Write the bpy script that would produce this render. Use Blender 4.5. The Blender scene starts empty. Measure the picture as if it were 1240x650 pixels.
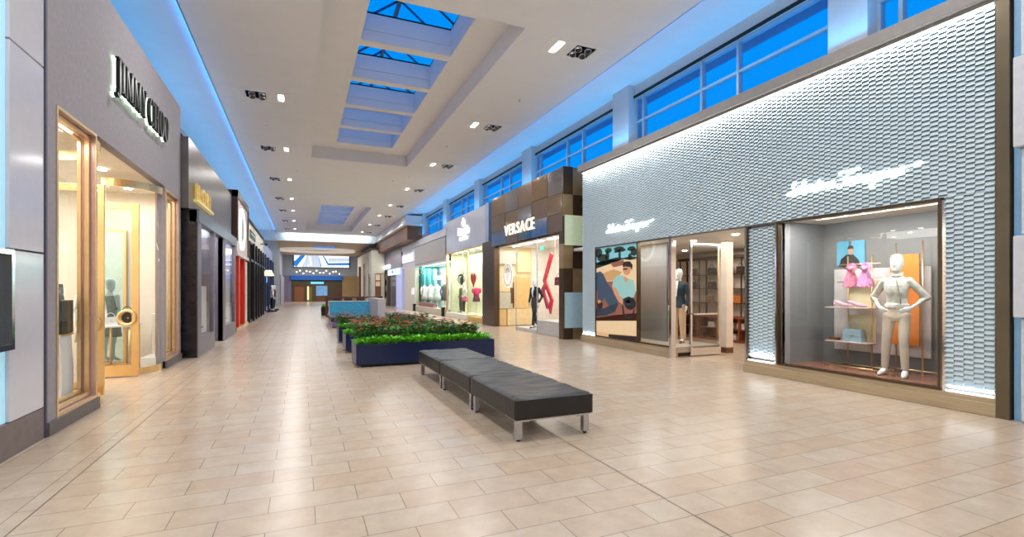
import bpy, bmesh, math, random
from mathutils import Vector, Matrix, noise
random.seed(7)
S = bpy.context.scene
COL = S.collection
PI = math.pi

# ------------------------------------------------------------------ materials
def lin(c):
    return tuple(((v/255/12.92) if v/255 <= .04045 else ((v/255+.055)/1.055)**2.4) for v in c)
MATS = {}
def mat(name, rgb, rough=.5, metal=0., var=.06, scale=8., bump=0., bscale=40., stretch=(1, 1, 1), coat=0., emit=0., ergb=None, trans=0.):
    if name in MATS: return MATS[name]
    m = bpy.data.materials.new(name); m.use_nodes = True
    nt = m.node_tree; b = nt.nodes['Principled BSDF']
    tc = nt.nodes.new('ShaderNodeTexCoord'); mp = nt.nodes.new('ShaderNodeMapping')
    mp.inputs['Scale'].default_value = stretch
    nt.links.new(tc.outputs['Object'], mp.inputs['Vector'])
    n = nt.nodes.new('ShaderNodeTexNoise'); n.inputs['Scale'].default_value = scale; n.inputs['Detail'].default_value = 4
    nt.links.new(mp.outputs['Vector'], n.inputs['Vector'])
    cr = nt.nodes.new('ShaderNodeValToRGB')
    l = lin(rgb)
    cr.color_ramp.elements[0].position = .3; cr.color_ramp.elements[1].position = .7
    cr.color_ramp.elements[0].color = tuple(max(0, v*(1-var)) for v in l)+(1,)
    cr.color_ramp.elements[1].color = tuple(min(1, v*(1+var)) for v in l)+(1,)
    nt.links.new(n.outputs['Fac'], cr.inputs['Fac'])
    nt.links.new(cr.outputs['Color'], b.inputs['Base Color'])
    b.inputs['Roughness'].default_value = rough; b.inputs['Metallic'].default_value = metal
    if coat: b.inputs['Coat Weight'].default_value = coat; b.inputs['Coat Roughness'].default_value = .08
    if bump:
        n2 = nt.nodes.new('ShaderNodeTexNoise'); n2.inputs['Scale'].default_value = bscale; n2.inputs['Detail'].default_value = 3
        nt.links.new(mp.outputs['Vector'], n2.inputs['Vector'])
        bp = nt.nodes.new('ShaderNodeBump'); bp.inputs['Strength'].default_value = bump; bp.inputs['Distance'].default_value = .01
        nt.links.new(n2.outputs['Fac'], bp.inputs['Height']); nt.links.new(bp.outputs['Normal'], b.inputs['Normal'])
    if emit:
        b.inputs['Emission Color'].default_value = lin(ergb or rgb)+(1,); b.inputs['Emission Strength'].default_value = emit
    if trans: b.inputs['Transmission Weight'].default_value = trans
    MATS[name] = m; return m

def glass_mat(name, tint=(235, 245, 240), amount=1.0):
    m = bpy.data.materials.new(name); m.use_nodes = True; nt = m.node_tree
    nt.nodes.remove(nt.nodes['Principled BSDF']); out = nt.nodes['Material Output']
    tr = nt.nodes.new('ShaderNodeBsdfTransparent'); tr.inputs['Color'].default_value = lin(tint)+(1,)
    gl = nt.nodes.new('ShaderNodeBsdfGlossy'); gl.inputs['Roughness'].default_value = .01
    lw = nt.nodes.new('ShaderNodeLayerWeight'); lw.inputs['Blend'].default_value = .5
    pw = nt.nodes.new('ShaderNodeMath'); pw.operation = 'POWER'; pw.inputs[1].default_value = 5
    fr = nt.nodes.new('ShaderNodeMath'); fr.operation = 'MULTIPLY_ADD'; fr.inputs[1].default_value = .7*amount; fr.inputs[2].default_value = .035*amount
    mx = nt.nodes.new('ShaderNodeMixShader')
    nt.links.new(lw.outputs['Facing'], pw.inputs[0]); nt.links.new(pw.outputs[0], fr.inputs[0]); nt.links.new(fr.outputs[0], mx.inputs['Fac']); nt.links.new(tr.outputs['BSDF'], mx.inputs[1]); nt.links.new(gl.outputs['BSDF'], mx.inputs[2])
    nt.links.new(mx.outputs['Shader'], out.inputs['Surface'])
    MATS[name] = m; return m

def stone_mat(name, c1, c2, mortar, bw, rh, rot=0., off=(0, 0, 0), rough=.24, mort=.0036):
    m = bpy.data.materials.new(name); m.use_nodes = True; nt = m.node_tree; b = nt.nodes['Principled BSDF']
    tc = nt.nodes.new('ShaderNodeTexCoord'); mp = nt.nodes.new('ShaderNodeMapping')
    mp.inputs['Location'].default_value = off; mp.inputs['Rotation'].default_value = (0, 0, rot)
    nt.links.new(tc.outputs['Object'], mp.inputs['Vector'])
    br = nt.nodes.new('ShaderNodeTexBrick')
    br.inputs['Scale'].default_value = 1; br.inputs['Brick Width'].default_value = bw; br.inputs['Row Height'].default_value = rh
    br.inputs['Mortar Size'].default_value = mort; br.inputs['Mortar Smooth'].default_value = .2; br.inputs['Bias'].default_value = -.1
    br.inputs['Color1'].default_value = lin(c1)+(1,); br.inputs['Color2'].default_value = lin(c2)+(1,); br.inputs['Mortar'].default_value = lin(mortar)+(1,)
    nt.links.new(mp.outputs['Vector'], br.inputs['Vector'])
    n = nt.nodes.new('ShaderNodeTexNoise'); n.inputs['Scale'].default_value = 5; n.inputs['Detail'].default_value = 8; n.inputs['Roughness'].default_value = .65
    nt.links.new(tc.outputs['Object'], n.inputs['Vector'])
    cr = nt.nodes.new('ShaderNodeValToRGB'); cr.color_ramp.elements[0].position = .3; cr.color_ramp.elements[1].position = .72
    cr.color_ramp.elements[0].color = (.86, .83, .80, 1); cr.color_ramp.elements[1].color = (1.03, 1.02, 1.0, 1)
    nt.links.new(n.outputs['Fac'], cr.inputs['Fac'])
    mx = nt.nodes.new('ShaderNodeMix'); mx.data_type = 'RGBA'; mx.blend_type = 'MULTIPLY'; mx.inputs[0].default_value = 1
    nt.links.new(br.outputs['Color'], mx.inputs[6]); nt.links.new(cr.outputs['Color'], mx.inputs[7])
    nt.links.new(mx.outputs[2], b.inputs['Base Color'])
    b.inputs['Roughness'].default_value = rough
    b.inputs['Specular IOR Level'].default_value = .35
    MATS[name] = m; return m

def emit_mat(name, rgb, st):
    return mat(name, rgb, rough=.6, emit=st, ergb=rgb, var=.0)

# ------------------------------------------------------------------ mesh builder
class MB:
    def __init__(s): s.v = []; s.f = []; s.mi = []; s.sm = []
    def add(s, vs, fs, mi=0, sm=False):
        b = len(s.v); s.v += [tuple(p) for p in vs]
        for f in fs: s.f.append(tuple(b+i for i in f)); s.mi.append(mi); s.sm.append(sm)
        return s
    def box(s, x0, x1, y0, y1, z0, z1, mi=0):
        x0, x1 = sorted((x0, x1)); y0, y1 = sorted((y0, y1)); z0, z1 = sorted((z0, z1))
        return s.add([(x0, y0, z0), (x1, y0, z0), (x1, y1, z0), (x0, y1, z0), (x0, y0, z1), (x1, y0, z1), (x1, y1, z1), (x0, y1, z1)],
              [(0, 3, 2, 1), (4, 5, 6, 7), (0, 1, 5, 4), (1, 2, 6, 5), (2, 3, 7, 6), (3, 0, 4, 7)], mi)
    def bbox(s, x0, x1, y0, y1, z0, z1, r=.01, mi=0, seg=2):
        bm = bmesh.new(); bmesh.ops.create_cube(bm, size=1)
        for v in bm.verts:
            v.co = Vector(((x0+x1)/2+v.co.x*(x1-x0), (y0+y1)/2+v.co.y*(y1-y0), (z0+z1)/2+v.co.z*(z1-z0)))
        bmesh.ops.bevel(bm, geom=bm.edges[:], offset=r, segments=seg, affect='EDGES', profile=.5)
        s.bm(bm, mi); bm.free(); return s
    def bm(s, bm, mi=0, sm=False, M=None):
        bm.verts.index_update(); b = len(s.v)
        s.v += [tuple(M @ v.co) if M else tuple(v.co) for v in bm.verts]
        for f in bm.faces: s.f.append(tuple(b+v.index for v in f.verts)); s.mi.append(mi); s.sm.append(sm)
        return s
    def tube(s, pts, r, n=8, mi=0, cap=True, sq=1.0):
        pts = [Vector(p) for p in pts]; rs = r if isinstance(r, (list, tuple)) else [r]*len(pts)
        rings = []; up = None
        for i, p in enumerate(pts):
            d = (pts[min(i+1, len(pts)-1)]-pts[max(i-1, 0)]).normalized()
            if up is None: up = Vector((0, 0, 1)) if abs(d.z) < .9 else Vector((1, 0, 0))
            a = d.cross(up).normalized(); bb = a.cross(d).normalized(); up = bb
            rings.append([p+(a*math.cos(2*PI*k/n)+bb*sq*math.sin(2*PI*k/n))*rs[i] for k in range(n)])
        return s.loft(rings, mi, cap)
    def loft(s, rings, mi=0, cap=True, sm=True):
        n = len(rings[0]); b = len(s.v)
        for r in rings: s.v += [tuple(p) for p in r]
        for i in range(len(rings)-1):
            for k in range(n):
                a = b+i*n+k; c = b+i*n+(k+1) % n
                s.f.append((a, c, c+n, a+n)); s.mi.append(mi); s.sm.append(sm)
        if cap:
            s.f.append(tuple(b+k for k in reversed(range(n)))); s.mi.append(mi); s.sm.append(False)
            s.f.append(tuple(b+(len(rings)-1)*n+k for k in range(n))); s.mi.append(mi); s.sm.append(False)
        return s
    def cyl(s, x, y, z0, z1, r, n=16, r2=None, mi=0):
        r2 = r if r2 is None else r2
        return s.loft([[(x+rr*math.cos(2*PI*k/n), y+rr*math.sin(2*PI*k/n), z) for k in range(n)] for rr, z in ((r, z0), (r2, z1))], mi)
    def lathe(s, prof, x=0, y=0, n=16, mi=0):
        return s.loft([[(x+r*math.cos(2*PI*k/n), y+r*math.sin(2*PI*k/n), z) for k in range(n)] for r, z in prof], mi)
    def ball(s, c, r, mi=0, n=12, m=8):
        rx, ry, rz = r if isinstance(r, (tuple, list)) else (r, r, r)
        return s.loft([[(c[0]+rx*math.sin(t)*math.cos(2*PI*k/n), c[1]+ry*math.sin(t)*math.sin(2*PI*k/n), c[2]-rz*math.cos(t)) for k in range(n)]
                for t in [PI*(.04+.92*i/m) for i in range(m+1)]], mi)
    def prism(s, poly, F, d0, d1, mi=0):
        """poly: 2D outline; F(u,v,d)->3D"""
        n = len(poly); vs = [F(u, v, d0) for u, v in poly]+[F(u, v, d1) for u, v in poly]
        return s.add(vs, [tuple(reversed(range(n))), tuple(range(n, 2*n))]+[(k, (k+1) % n, n+(k+1) % n, n+k) for k in range(n)], mi)
    def ring(s, outer, inner, F, d0, d1, mi=0):
        n = len(outer); vs = [F(*p, d) for d in (d0, d1) for p in outer]+[F(*p, d) for d in (d0, d1) for p in inner]
        fs = []
        for k in range(n):
            j = (k+1) % n
            fs += [(k, j, n+j, n+k), (2*n+j, 2*n+k, 3*n+k, 3*n+j), (k, 2*n+k, 2*n+j, j), (n+k, n+j, 3*n+j, 3*n+k)]
        return s.add(vs, fs, mi)
    def build(s, name, mats, parent=None, local=False):
        me = bpy.data.meshes.new(name)
        off = Vector((0, 0, 0))
        if parent is not None and not local:
            r = parent
            while r.parent is not None: r = r.parent
            off = Vector(r.location)
        me.from_pydata([tuple(Vector(p)-off) for p in s.v], [], s.f)
        for m in (mats if isinstance(mats, (list, tuple)) else [mats]): me.materials.append(m)
        me.polygons.foreach_set('material_index', s.mi); me.polygons.foreach_set('use_smooth', s.sm)
        bm = bmesh.new(); bm.from_mesh(me); bmesh.ops.recalc_face_normals(bm, faces=bm.faces[:]); bm.to_mesh(me); bm.free()
        me.update()
        o = bpy.data.objects.new(name, me); COL.objects.link(o)
        if parent is not None: o.parent = parent
        return o

def tag(o, label=None, cat=None, group=None, kind=None):
    if label: o['label'] = label
    if cat: o['category'] = cat
    if group: o['group'] = group
    if kind: o['kind'] = kind
    return o
def thing(name, label, cat, loc=(0, 0, 0), rz=0., group=None):
    o = bpy.data.objects.new(name, None); COL.objects.link(o); o.empty_display_size = .1
    o.location = loc; o.rotation_euler = (0, 0, rz)
    return tag(o, label, cat, group)
def copy_tree(o, parent=None):
    c = o.copy(); COL.objects.link(c)
    if parent is not None: c.parent = parent
    for ch in list(o.children): copy_tree(ch, c)
    return c
def struct(name, mb, mats, parent=None, label=None):
    o = mb.build(name, mats, parent)
    if parent is None: o['kind'] = 'structure'; o['category'] = name.split('_')[0]; o['label'] = label or name.replace('_', ' ')
    return o

def cut_rects(u0, u1, v0, v1, holes):
    us = sorted({u0, u1, *[min(max(h[i], u0), u1) for h in holes for i in (0, 1)]}); vs = sorted({v0, v1, *[min(max(h[i], v0), v1) for h in holes for i in (2, 3)]})
    out = []
    for j in range(len(vs)-1):
        run = None
        for i in range(len(us)-1):
            cu = (us[i]+us[i+1])/2; cv = (vs[j]+vs[j+1])/2
            solid = not any(h[0] < cu < h[1] and h[2] < cv < h[3] for h in holes)
            if solid: run = (run[0], us[i+1]) if run else (us[i], us[i+1])
            if run and (not solid or i == len(us)-2): out.append((run[0], run[1], vs[j], vs[j+1])); run = None
    return out
def facade_x(mb, x0, x1, y0, y1, z0, z1, holes=(), mi=0):
    for a, b, c, d in cut_rects(y0, y1, z0, z1, holes): mb.box(x0, x1, a, b, c, d, mi)
    return mb
def frame_x(mb, x0, x1, y0, y1, z0, z1, w, mi=0):
    return facade_x(mb, x0, x1, y0, y1, z0, z1, [(y0+w, y1-w, z0+w, z1-w)], mi)
def frame_y(mb, y0, y1, x0, x1, z0, z1, w, mi=0):
    for a, b, c, d in cut_rects(x0, x1, z0, z1, [(x0+w, x1-w, z0+w, z1-w)]): mb.box(a, b, y0, y1, c, d, mi)
    return mb
# local writing frames: right wall faces -X (reading towards -Y); left wall faces +X (reading towards +Y); FY faces -Y
def FR(x, y, z): return lambda u, v, d: (x-d, y-u, z+v)
def FL(x, y, z): return lambda u, v, d: (x+d, y+u, z+v)
def FF(x, y, z): return lambda u, v, d: (x+u, y-d, z+v)
def text(mb, s, F, h, wscale=1., d0=0., d1=.03, bold=0., mi=0, center=False, track=1.):
    cu = bpy.data.curves.new('t', 'FONT'); cu.body = s; cu.size = 1; cu.offset = bold; cu.extrude = .5; cu.resolution_u = 3; cu.space_character = track
    o = bpy.data.objects.new('t', cu); COL.objects.link(o)
    dg = bpy.context.evaluated_depsgraph_get(); me = bpy.data.meshes.new_from_object(o.evaluated_get(dg))
    xs = [v.co.x for v in me.vertices]; ys = [v.co.y for v in me.vertices]
    x0 = min(xs); w = max(xs)-x0; k = h/.729
    sh = w/2 if center else 0
    vs = [F((v.co.x-x0-sh)*k*wscale, v.co.y*k, d0 if v.co.z < 0 else d1) for v in me.vertices]
    mb.add(vs, [tuple(p.vertices) for p in me.polygons], mi)
    bpy.data.objects.remove(o); bpy.data.curves.remove(cu); bpy.data.meshes.remove(me)
    return w*k*wscale

def area(name, loc, size, power, color=(1, 1, 1), rot=(0, 0, 0), sy=None, spread=None):
    l = bpy.data.lights.new(name, 'AREA'); l.energy = power; l.color = color
    l.shape = 'RECTANGLE'; l.size = size; l.size_y = sy or size
    if spread: l.spread = spread
    o = bpy.data.objects.new(name, l); COL.objects.link(o); o.location = loc; o.rotation_euler = rot
    return o

WARM = (1., .93, .84); NEUT = (1., .985, .975); COOL = (.85, .93, 1.)
# ------------------------------------------------------------------ palette
M_ceil = mat('ceiling plaster', (230, 229, 230), .85, var=.015, scale=2)
M_strip = mat('ceiling side plaster', (222, 222, 222), .8, var=.02, scale=2)
M_white = mat('white paint', (232, 232, 230), .55, var=.02)
M_col = mat('column paint', (205, 210, 214), .6, var=.02)
M_steel = mat('window frame metal', (175, 188, 200), .4, .3, var=.02)
M_dark = mat('dark gap', (16, 16, 18), .7, var=.1)
M_bronze = mat('bronze metal', (170, 146, 110), .32, .55, var=.08, scale=3)
M_dbronze = mat('dark bronze metal', (88, 70, 52), .34, .6, var=.08, scale=3)
M_gold = mat('polished brass', (240, 204, 146), .28, .9, var=.04, scale=4)
M_chrome = mat('chrome', (225, 225, 228), .12, 1., var=.02)
M_glass = glass_mat('shop glass', (248, 250, 249))
M_skyglass = glass_mat('sky glass', (225, 240, 250), .35)
M_green = glass_mat('green tinted glass', (230, 243, 232))
M_grey = mat('grey panel', (150, 148, 150), .6, var=.03)
M_cream = mat('cream wall', (236, 228, 212), .6, var=.02)
M_lamp = emit_mat('lit lamp', (255, 240, 215), 14.)
M_led = emit_mat('led strip', (245, 250, 255), 5.)
M_sign = emit_mat('lit sign white', (255, 255, 250), 3.2)
M_black = mat('black satin', (14, 14, 16), .35, var=.1)
M_wood = mat('brown wood', (110, 70, 45), .4, var=.2, scale=6, stretch=(1, 1, 6))
M_concrete = mat('grey stone cap', (150, 145, 140), .6, var=.06)
M_floor = stone_mat('limestone tiles', (197, 180, 160), (193, 170, 147), (134, 118, 102), .62, .305, off=(-.09, -.26, 0))
M_floor2 = stone_mat('limestone border tiles', (197, 180, 160), (191, 170, 148), (134, 118, 102), .62, .305, rot=PI/2, off=(.0, .06, 0))

# ------------------------------------------------------------------ setting
XL, XR, ZC = -2.55, 8.05, 7.2
Y0, Y1 = -12., 76.
fl = MB()
fl.add([(-1.77, Y0, 0), (15, Y0, 0), (15, Y1, 0), (-1.77, Y1, 0)], [(0, 1, 2, 3)], 0)
fl.add([(-9, Y0, 0), (-1.77, Y0, 0), (-1.77, Y1, 0), (-9, Y1, 0)], [(0, 1, 2, 3)], 1)
fl.add([(-1.775, Y0, .001), (-1.765, Y0, .001), (-1.765, Y1, .001), (-1.775, Y1, .001)], [(0, 1, 2, 3)], 2)
fl.add([(2.556, Y0, .001), (2.566, Y0, .001), (2.566, Y1, .001), (2.556, Y1, .001)], [(0, 1, 2, 3)], 2)
M_joint = mat('expansion joint', (110, 96, 84), .5)
struct('floor', fl, [M_floor, M_floor2, M_joint], label='polished beige limestone tiled floor of the mall corridor')

# ceiling with coffers, downlight recesses
CX0, CX1 = -2.23, 7.15
light_rows = [-7.5, -1.7, 4.15, 10.0, 15.85, 21.6, 27.4, 33.1, 38.0, 43.6, 49.3]
holes = []
for y in light_rows:
    holes += [(-1.46, -.94, y-.27, y+.27), (-.64, -.46, y-.27, y+.27), (5.80, 6.32, y-.27, y+.27), (5.32, 5.50, y-.27, y+.27)]
coffers = [(.39, 4.41, 9.55, 22.42), (.39, 4.41, 34.5, 49.5)]
holes += [(a, b, c, d) for a, b, c, d in coffers]
ce = MB()
for a, b, c, d in cut_rects(CX0, CX1, Y0, 53., holes):
    ce.add([(a, c, ZC), (b, c, ZC), (b, d, ZC), (a, d, ZC)], [(0, 1, 2, 3)], 0)
ce.box(CX0, CX0+.02, Y0, 53, ZC, ZC+.02); ce.box(CX1-.02, CX1, Y0, 53, ZC, ZC+.02)
ZR = ZC+.48
sky_open = []
for (a, b, c, d), n in zip(coffers, (5, 5)):
    # coffer sides and recessed ceiling with openings
    ce.box(a-.02, a, c, d, ZC+.003, ZR+.01); ce.box(b, b+.02, c, d, ZC+.003, ZR+.01); ce.box(a, b, c-.02, c, ZC+.003, ZR+.01); ce.box(a, b, d, d+.02, ZC+.003, ZR+.01)
    y = c+.9; pitch = (d-c-1.6)/n
    ops = [(1.32, 3.58, y+i*pitch, y+(i+1)*pitch-.3) for i in range(n)]
    sky_open += ops
    for p, q, r, t in cut_rects(a, b, c, d, ops): ce.add([(p, r, ZR), (q, r, ZR), (q, t, ZR), (p, t, ZR)], [(0, 1, 2, 3)], 0)
    for p, q, r, t in ops:
        for z0, z1, g in ((ZR+.003, ZR+.26, 0), (ZR+.26, ZR+.275, 1), (ZR+.275, ZR+.72, 0)):
            e = .02 if g else 0
            ce.box(p-.08-e, p-e, r-e, t+e, z0, z1, 0); ce.box(q+e, q+.08+e, r-e, t+e, z0, z1, 0)
            ce.box(p-.08, q+.08, r-.08-e, r-e, z0, z1, 0); ce.box(p-.08, q+.08, t+e, t+.08+e, z0, z1, 0)
struct('ceiling', ce, [M_ceil], label='flat white plaster ceiling with coffers and skylight wells')
# upper side ceilings above the clerestory edge
st = MB(); st.box(CX1-.5, 8.9, Y0, 53, 7.35, 7.45); struct('ceiling_right', st, [M_strip], label='blue lit side strip of ceiling along the right clerestory')
st = MB(); st.box(-4.2, CX0+.5, Y0, 53, 7.35, 7.45); struct('ceiling_left', st, [M_strip], label='blue lit side strip of ceiling along the left shopfronts')

# skylight glazing with pitched steel bars
sk = 0
for k, (a, b, c, d) in enumerate(coffers):
    r0 = [o for o in sky_open if c < o[2] < d]
    ya, yb = r0[0][2]-.1, r0[-1][3]+.1
    xa, xb, zt, za = 1.1, 3.8, ZR+.74, ZR+1.75
    xm = (xa+xb)/2
    w = MB()
    w.box(xm-.05, xm+.05, ya+.8, yb-.8, za-.08, za)
    n = int((yb-ya)/.95)
    for i in range(n+1):
        y = ya+(yb-ya)*i/n; ym = min(max(y, ya+.8), yb-.8)
        w.tube([(xa, y, zt), (xm, ym, za)], .035, 4); w.tube([(xb, y, zt), (xm, ym, za)], .035, 4)
    for y, s in ((ya, 1), (yb, -1)):
        for f in (.3, .7): w.tube([(xa+(xb-xa)*f, y, zt), (xm, y+.8*s, za)], .035, 4)
    frame = [(xa-.05, xb+.05, ya-.05, yb+.05)]
    for p, q, r, t in cut_rects(xa-.05, xb+.05, ya-.05, yb+.05, [(xa, xb, ya, yb)]): w.box(p, q, r, t, zt-.02, zt+.06)
    for p, q, r, t in cut_rects(xa-.05, xb+.05, ya-.05, yb+.05, r0): w.box(p, q, r, t, zt-.06, zt-.02)
    # tie rods at openings
    o = struct('window_%d' % (k+1), w, [mat('blue steel bar', (70, 105, 150), .4, .4)], label=['nearest skylight with pitched steel bars', 'farther skylight with pitched steel bars'][k])
    g = MB()
    g.add([(xa, ya, zt+.03), (xm, ya+.8, za+.03), (xm, yb-.8, za+.03), (xa, yb, zt+.03)], [(0, 1, 2, 3)])
    g.add([(xb, ya, zt+.03), (xm, ya+.8, za+.03), (xm, yb-.8, za+.03), (xb, yb, zt+.03)], [(0, 1, 2, 3)])
    g.add([(xa, ya, zt+.03), (xm, ya+.8, za+.03), (xb, ya, zt+.03)], [(0, 1, 2)]); g.add([(xa, yb, zt+.03), (xm, yb-.8, za+.03), (xb, yb, zt+.03)], [(0, 1, 2)])
    g.build('glass', M_skyglass, o)
# roof above the flat ceiling so no sky leaks round the wells
rf = MB()
for p, q, r, t in cut_rects(-4.3, 8.95, Y0-.1, 53.2, [(1.06, 3.84, o[2]-.05, o[3]+.05) for o in sky_open]): rf.box(p, q, r, t, 8.36, 8.4)
rf.box(-4.3, -4.25, Y0, 53, 7.4, 8.4); rf.box(8.9, 8.95, Y0, 53, 7.4, 8.4)
struct('ceiling_roof', rf, [M_white], label='roof deck above the coffered ceiling')

# clerestory walls
cols = [(-7.4, -6.6), (-1.2, -.45), (5.05, 5.7), (11.38, 12.14), (17.74, 18.62), (24.0, 24.75), (30.2, 31.0), (36.4, 37.2), (42.6, 43.4)]
wn = 3
for side, X in (('right', 8.65), ('left', -3.9)):
    sg = 1 if side == 'right' else -1
    w = MB(); hs = []
    for i in range(len(cols)-1): hs.append((cols[i][1], cols[i+1][0], 5.62, 7.0))
    facade_x(w, X, X+.25*sg, Y0, 53, 5.3, 7.36, hs)
    struct('wall_clerestory_'+side, w, [M_col], label=side+' clerestory wall above the shopfronts')
    for i in range(len(cols)):
        c = MB(); c.box(X-.22*sg, X-.002*sg, cols[i][0], cols[i][1], 5.3, 7.35)
        if side == 'left': continue
        struct('column', c, [M_col], label='painted column between clerestory windows')
    for i in range(len(cols)-1):
        a, b = cols[i][1], cols[i+1][0]
        m = MB(); frame_x(m, X+.02*sg, X+.12*sg, a, b, 5.6, 7.0, .06)
        for y in (b-.36, b-2.5, b-3.55, a+.02): m.box(X+.0*sg, X+.12*sg, y-.03, y+.03, 5.62, 7.0)
        m.box(X+.01*sg, X+.12*sg, a, b, 6.28, 6.34)
        o = struct('window_%d' % wn, m, [M_steel], label='%s clerestory window bay %d of blue dusk sky' % (side, i+1)); wn += 1
        g = MB(); g.add([(X+.08*sg, a, 5.6), (X+.08*sg, b, 5.6), (X+.08*sg, b, 7.0), (X+.08*sg, a, 7.0)], [(0, 1, 2, 3)]); g.build('glass', M_skyglass, o)
        d = MB(); d.box(X-.05*sg, X+.0*sg, a, b, 7.0, 7.06); d.build('blind_pocket', M_dark, o)
    e = MB(); e.box(X+.25*sg, X+.95*sg, Y0, 53, 7.2, 7.4); struct('roof_eave_'+side, e, [mat('eave', (150, 180, 215), .8)], label='roof eave outside the %s clerestory' % side)
    # dark roofs over the shops
    r = MB(); r.box(XR+.5 if sg > 0 else XL-.3, 15.1 if sg > 0 else -9.1, Y0, 66, 5.05, 5.2); struct('ceiling_shops_'+side, r, [M_white], label='roof over the %s shops' % side)
    ow = MB(); ow.box(15 if sg > 0 else -9, 15.1 if sg > 0 else -9.1, Y0, Y1, 0, 5.2); struct('wall_'+('east' if sg > 0 else 'west'), ow, [M_white], label='outer %s wall behind the shops' % side)
b = MB(); b.box(-9.1, 15.1, Y0-.1, Y0, 0, 8.4); struct('wall_back', b, [M_cream], label='plain wall closing the corridor behind the camera')
# blue cove LEDs along both edges of the flat ceiling (real strips in the gap)
for X, sg in ((CX1-.03, 1), (CX0+.03, -1)):
    area('blue_cove_light', (X+.08*sg, 20.5, ZC+.03), 64, 110, (.03, .27, 1.), (PI, 0, PI/2), .05)

# far end ----------------------------------------------------------
fe = MB()
fe.box(-4.2, 8.9, 53, 53.6, 6.45, 8.3)
struct('wall_bulkhead', fe, [mat('pale bulkhead', (214, 226, 232), .6)], label='pale bulkhead across the corridor where the ceiling drops')
f2 = MB()
for a, b, c, d in cut_rects(-9, 15, 53.6, Y1, [(1.2, 3.6, 58, 61)]): f2.box(a, b, c, d, 6.45, 6.6)
struct('ceiling_far', f2, [mat('far ceiling', (222, 205, 180), .8)], label='lower beige ceiling at the far end')
f3 = MB(); f3.add([(1.2, 58, 6.9), (3.6, 58, 6.9), (3.6, 61, 6.9), (1.2, 61, 6.9)], [(0, 1, 2, 3)])
for i in range(4): f3.box(1.2, 3.6, 58.2+i*.75, 58.3+i*.75, 6.6, 6.75)
o = struct('window_%d' % wn, f3, [mat('far skylight glazing', (80, 130, 210), .4, emit=.7)], label='small blue far skylight'); wn += 1
ov = MB()
N = 48
def ell(rx, ry): return [(1.8+rx*math.cos(2*PI*k/N), 63.5+ry*math.sin(2*PI*k/N)) for k in range(N)]
ov.ring(ell(4.3, 3.0), ell(3.6, 2.4), lambda u, v, d: (u, v, d), 6.2, 6.45)
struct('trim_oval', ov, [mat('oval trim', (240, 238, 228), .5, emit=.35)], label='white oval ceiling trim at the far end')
fw = MB()
fw.box(-9, 15, 75, 75.2, 3.6, 6.6, 0)
fw.box(-9, -1.3, 74.6, 75.2, 0, 3.6, 1); fw.box(5.4, 15, 74.6, 75.2, 0, 3.6, 2)
struct('wall_front', fw, [mat('far wall', (196, 212, 220), .7), mat('far lavender', (150, 150, 185), .6), mat('far tan', (190, 165, 120), .6)], label='pale far wall at the end of the corridor')

# ------------------------------------------------------------------ recessed downlights
M_hous = mat('fixture housing', (58, 58, 62), .5, .3)
M_head = mat('spot head silver', (180, 182, 190), .25, .9)
M_lens = mat('spot lens', (12, 12, 14), .2)
def downlight(mirror):
    s = -1 if mirror else 1
    t = thing('recessed_downlight', 'x', 'ceiling light')
    p = MB()
    for a, b, c, d in cut_rects(-.32, 1.18, -.42, .42, [(-.09, .09, -.27, .27), (.39, .91, -.27, .27)]):
        p.box(s*a, s*b, c, d, -.006, .004)
    p.build('trim_plate', M_white, t, True)
    l = MB()
    for i in range(3): l.box(s*-.075, s*.075, -.25+i*.17, -.25+i*.17+.155, .02, .05)
    l.build('lamp', M_lamp, t, True)
    h = MB()
    for a, b in ((-.1, .1), (.38, .92)):
        h.box(s*a, s*b, -.28, .28, .2, .22); h.box(s*a, s*a+.01*s, -.28, .28, 0.005, .22); h.box(s*b-.01*s, s*b, -.28, .28, .005, .22); h.box(s*a, s*b, -.28, -.27, .005, .22); h.box(s*a, s*b, .27, .28, .005, .22)
    h.box(s*-.1, s*.1, -.28, .28, .05, .06)
    h.build('housing', M_hous, t, True)
    for x in (.52, .78):
        for y in (-.13, .13):
            hd = MB(); dx = .05 if x < .6 else -.02
            hd.tube([(s*x, y, .19), (s*(x-.02), y, .04), (s*(x-.04), y-.02, -.05)], [.05, .085, .085], 14)
            q = hd.build('spot_head', M_head, t, True)
            ln = MB(); ln.tube([(s*(x-.04), y-.02, -.05), (s*(x-.043), y-.022, -.062)], [.07, .066], 14); ln.build('lens', M_lens, q, True)
    return t
order = ['first', 'second', 'third', 'fourth', 'fifth', 'sixth', 'seventh', 'eighth']
protoR, protoL = None, None
k = 0
for y in light_rows:
    near = y < 9
    for side in ('right', 'left'):
        x = 5.41 if side == 'right' else -.55
        l = area('downlight_beam', (x, y, ZC-.03), 1.0, 112, NEUT, (0, 0, 0), 1.0)
        l.data.spread = math.radians(165)
        if near: continue
        if side == 'right':
            o = protoR = downlight(False) if protoR is None else copy_tree(protoR)
        else:
            o = protoL = downlight(True) if protoL is None else copy_tree(protoL)
        o.location = (x, y, ZC)
        w = order[light_rows.index(y)-3]
        o['label'] = '%s recessed light unit from the camera in the row along the %s ceiling edge' % (w, side)
        o['group'] = 'recessed downlights along the %s of the ceiling' % side
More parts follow.
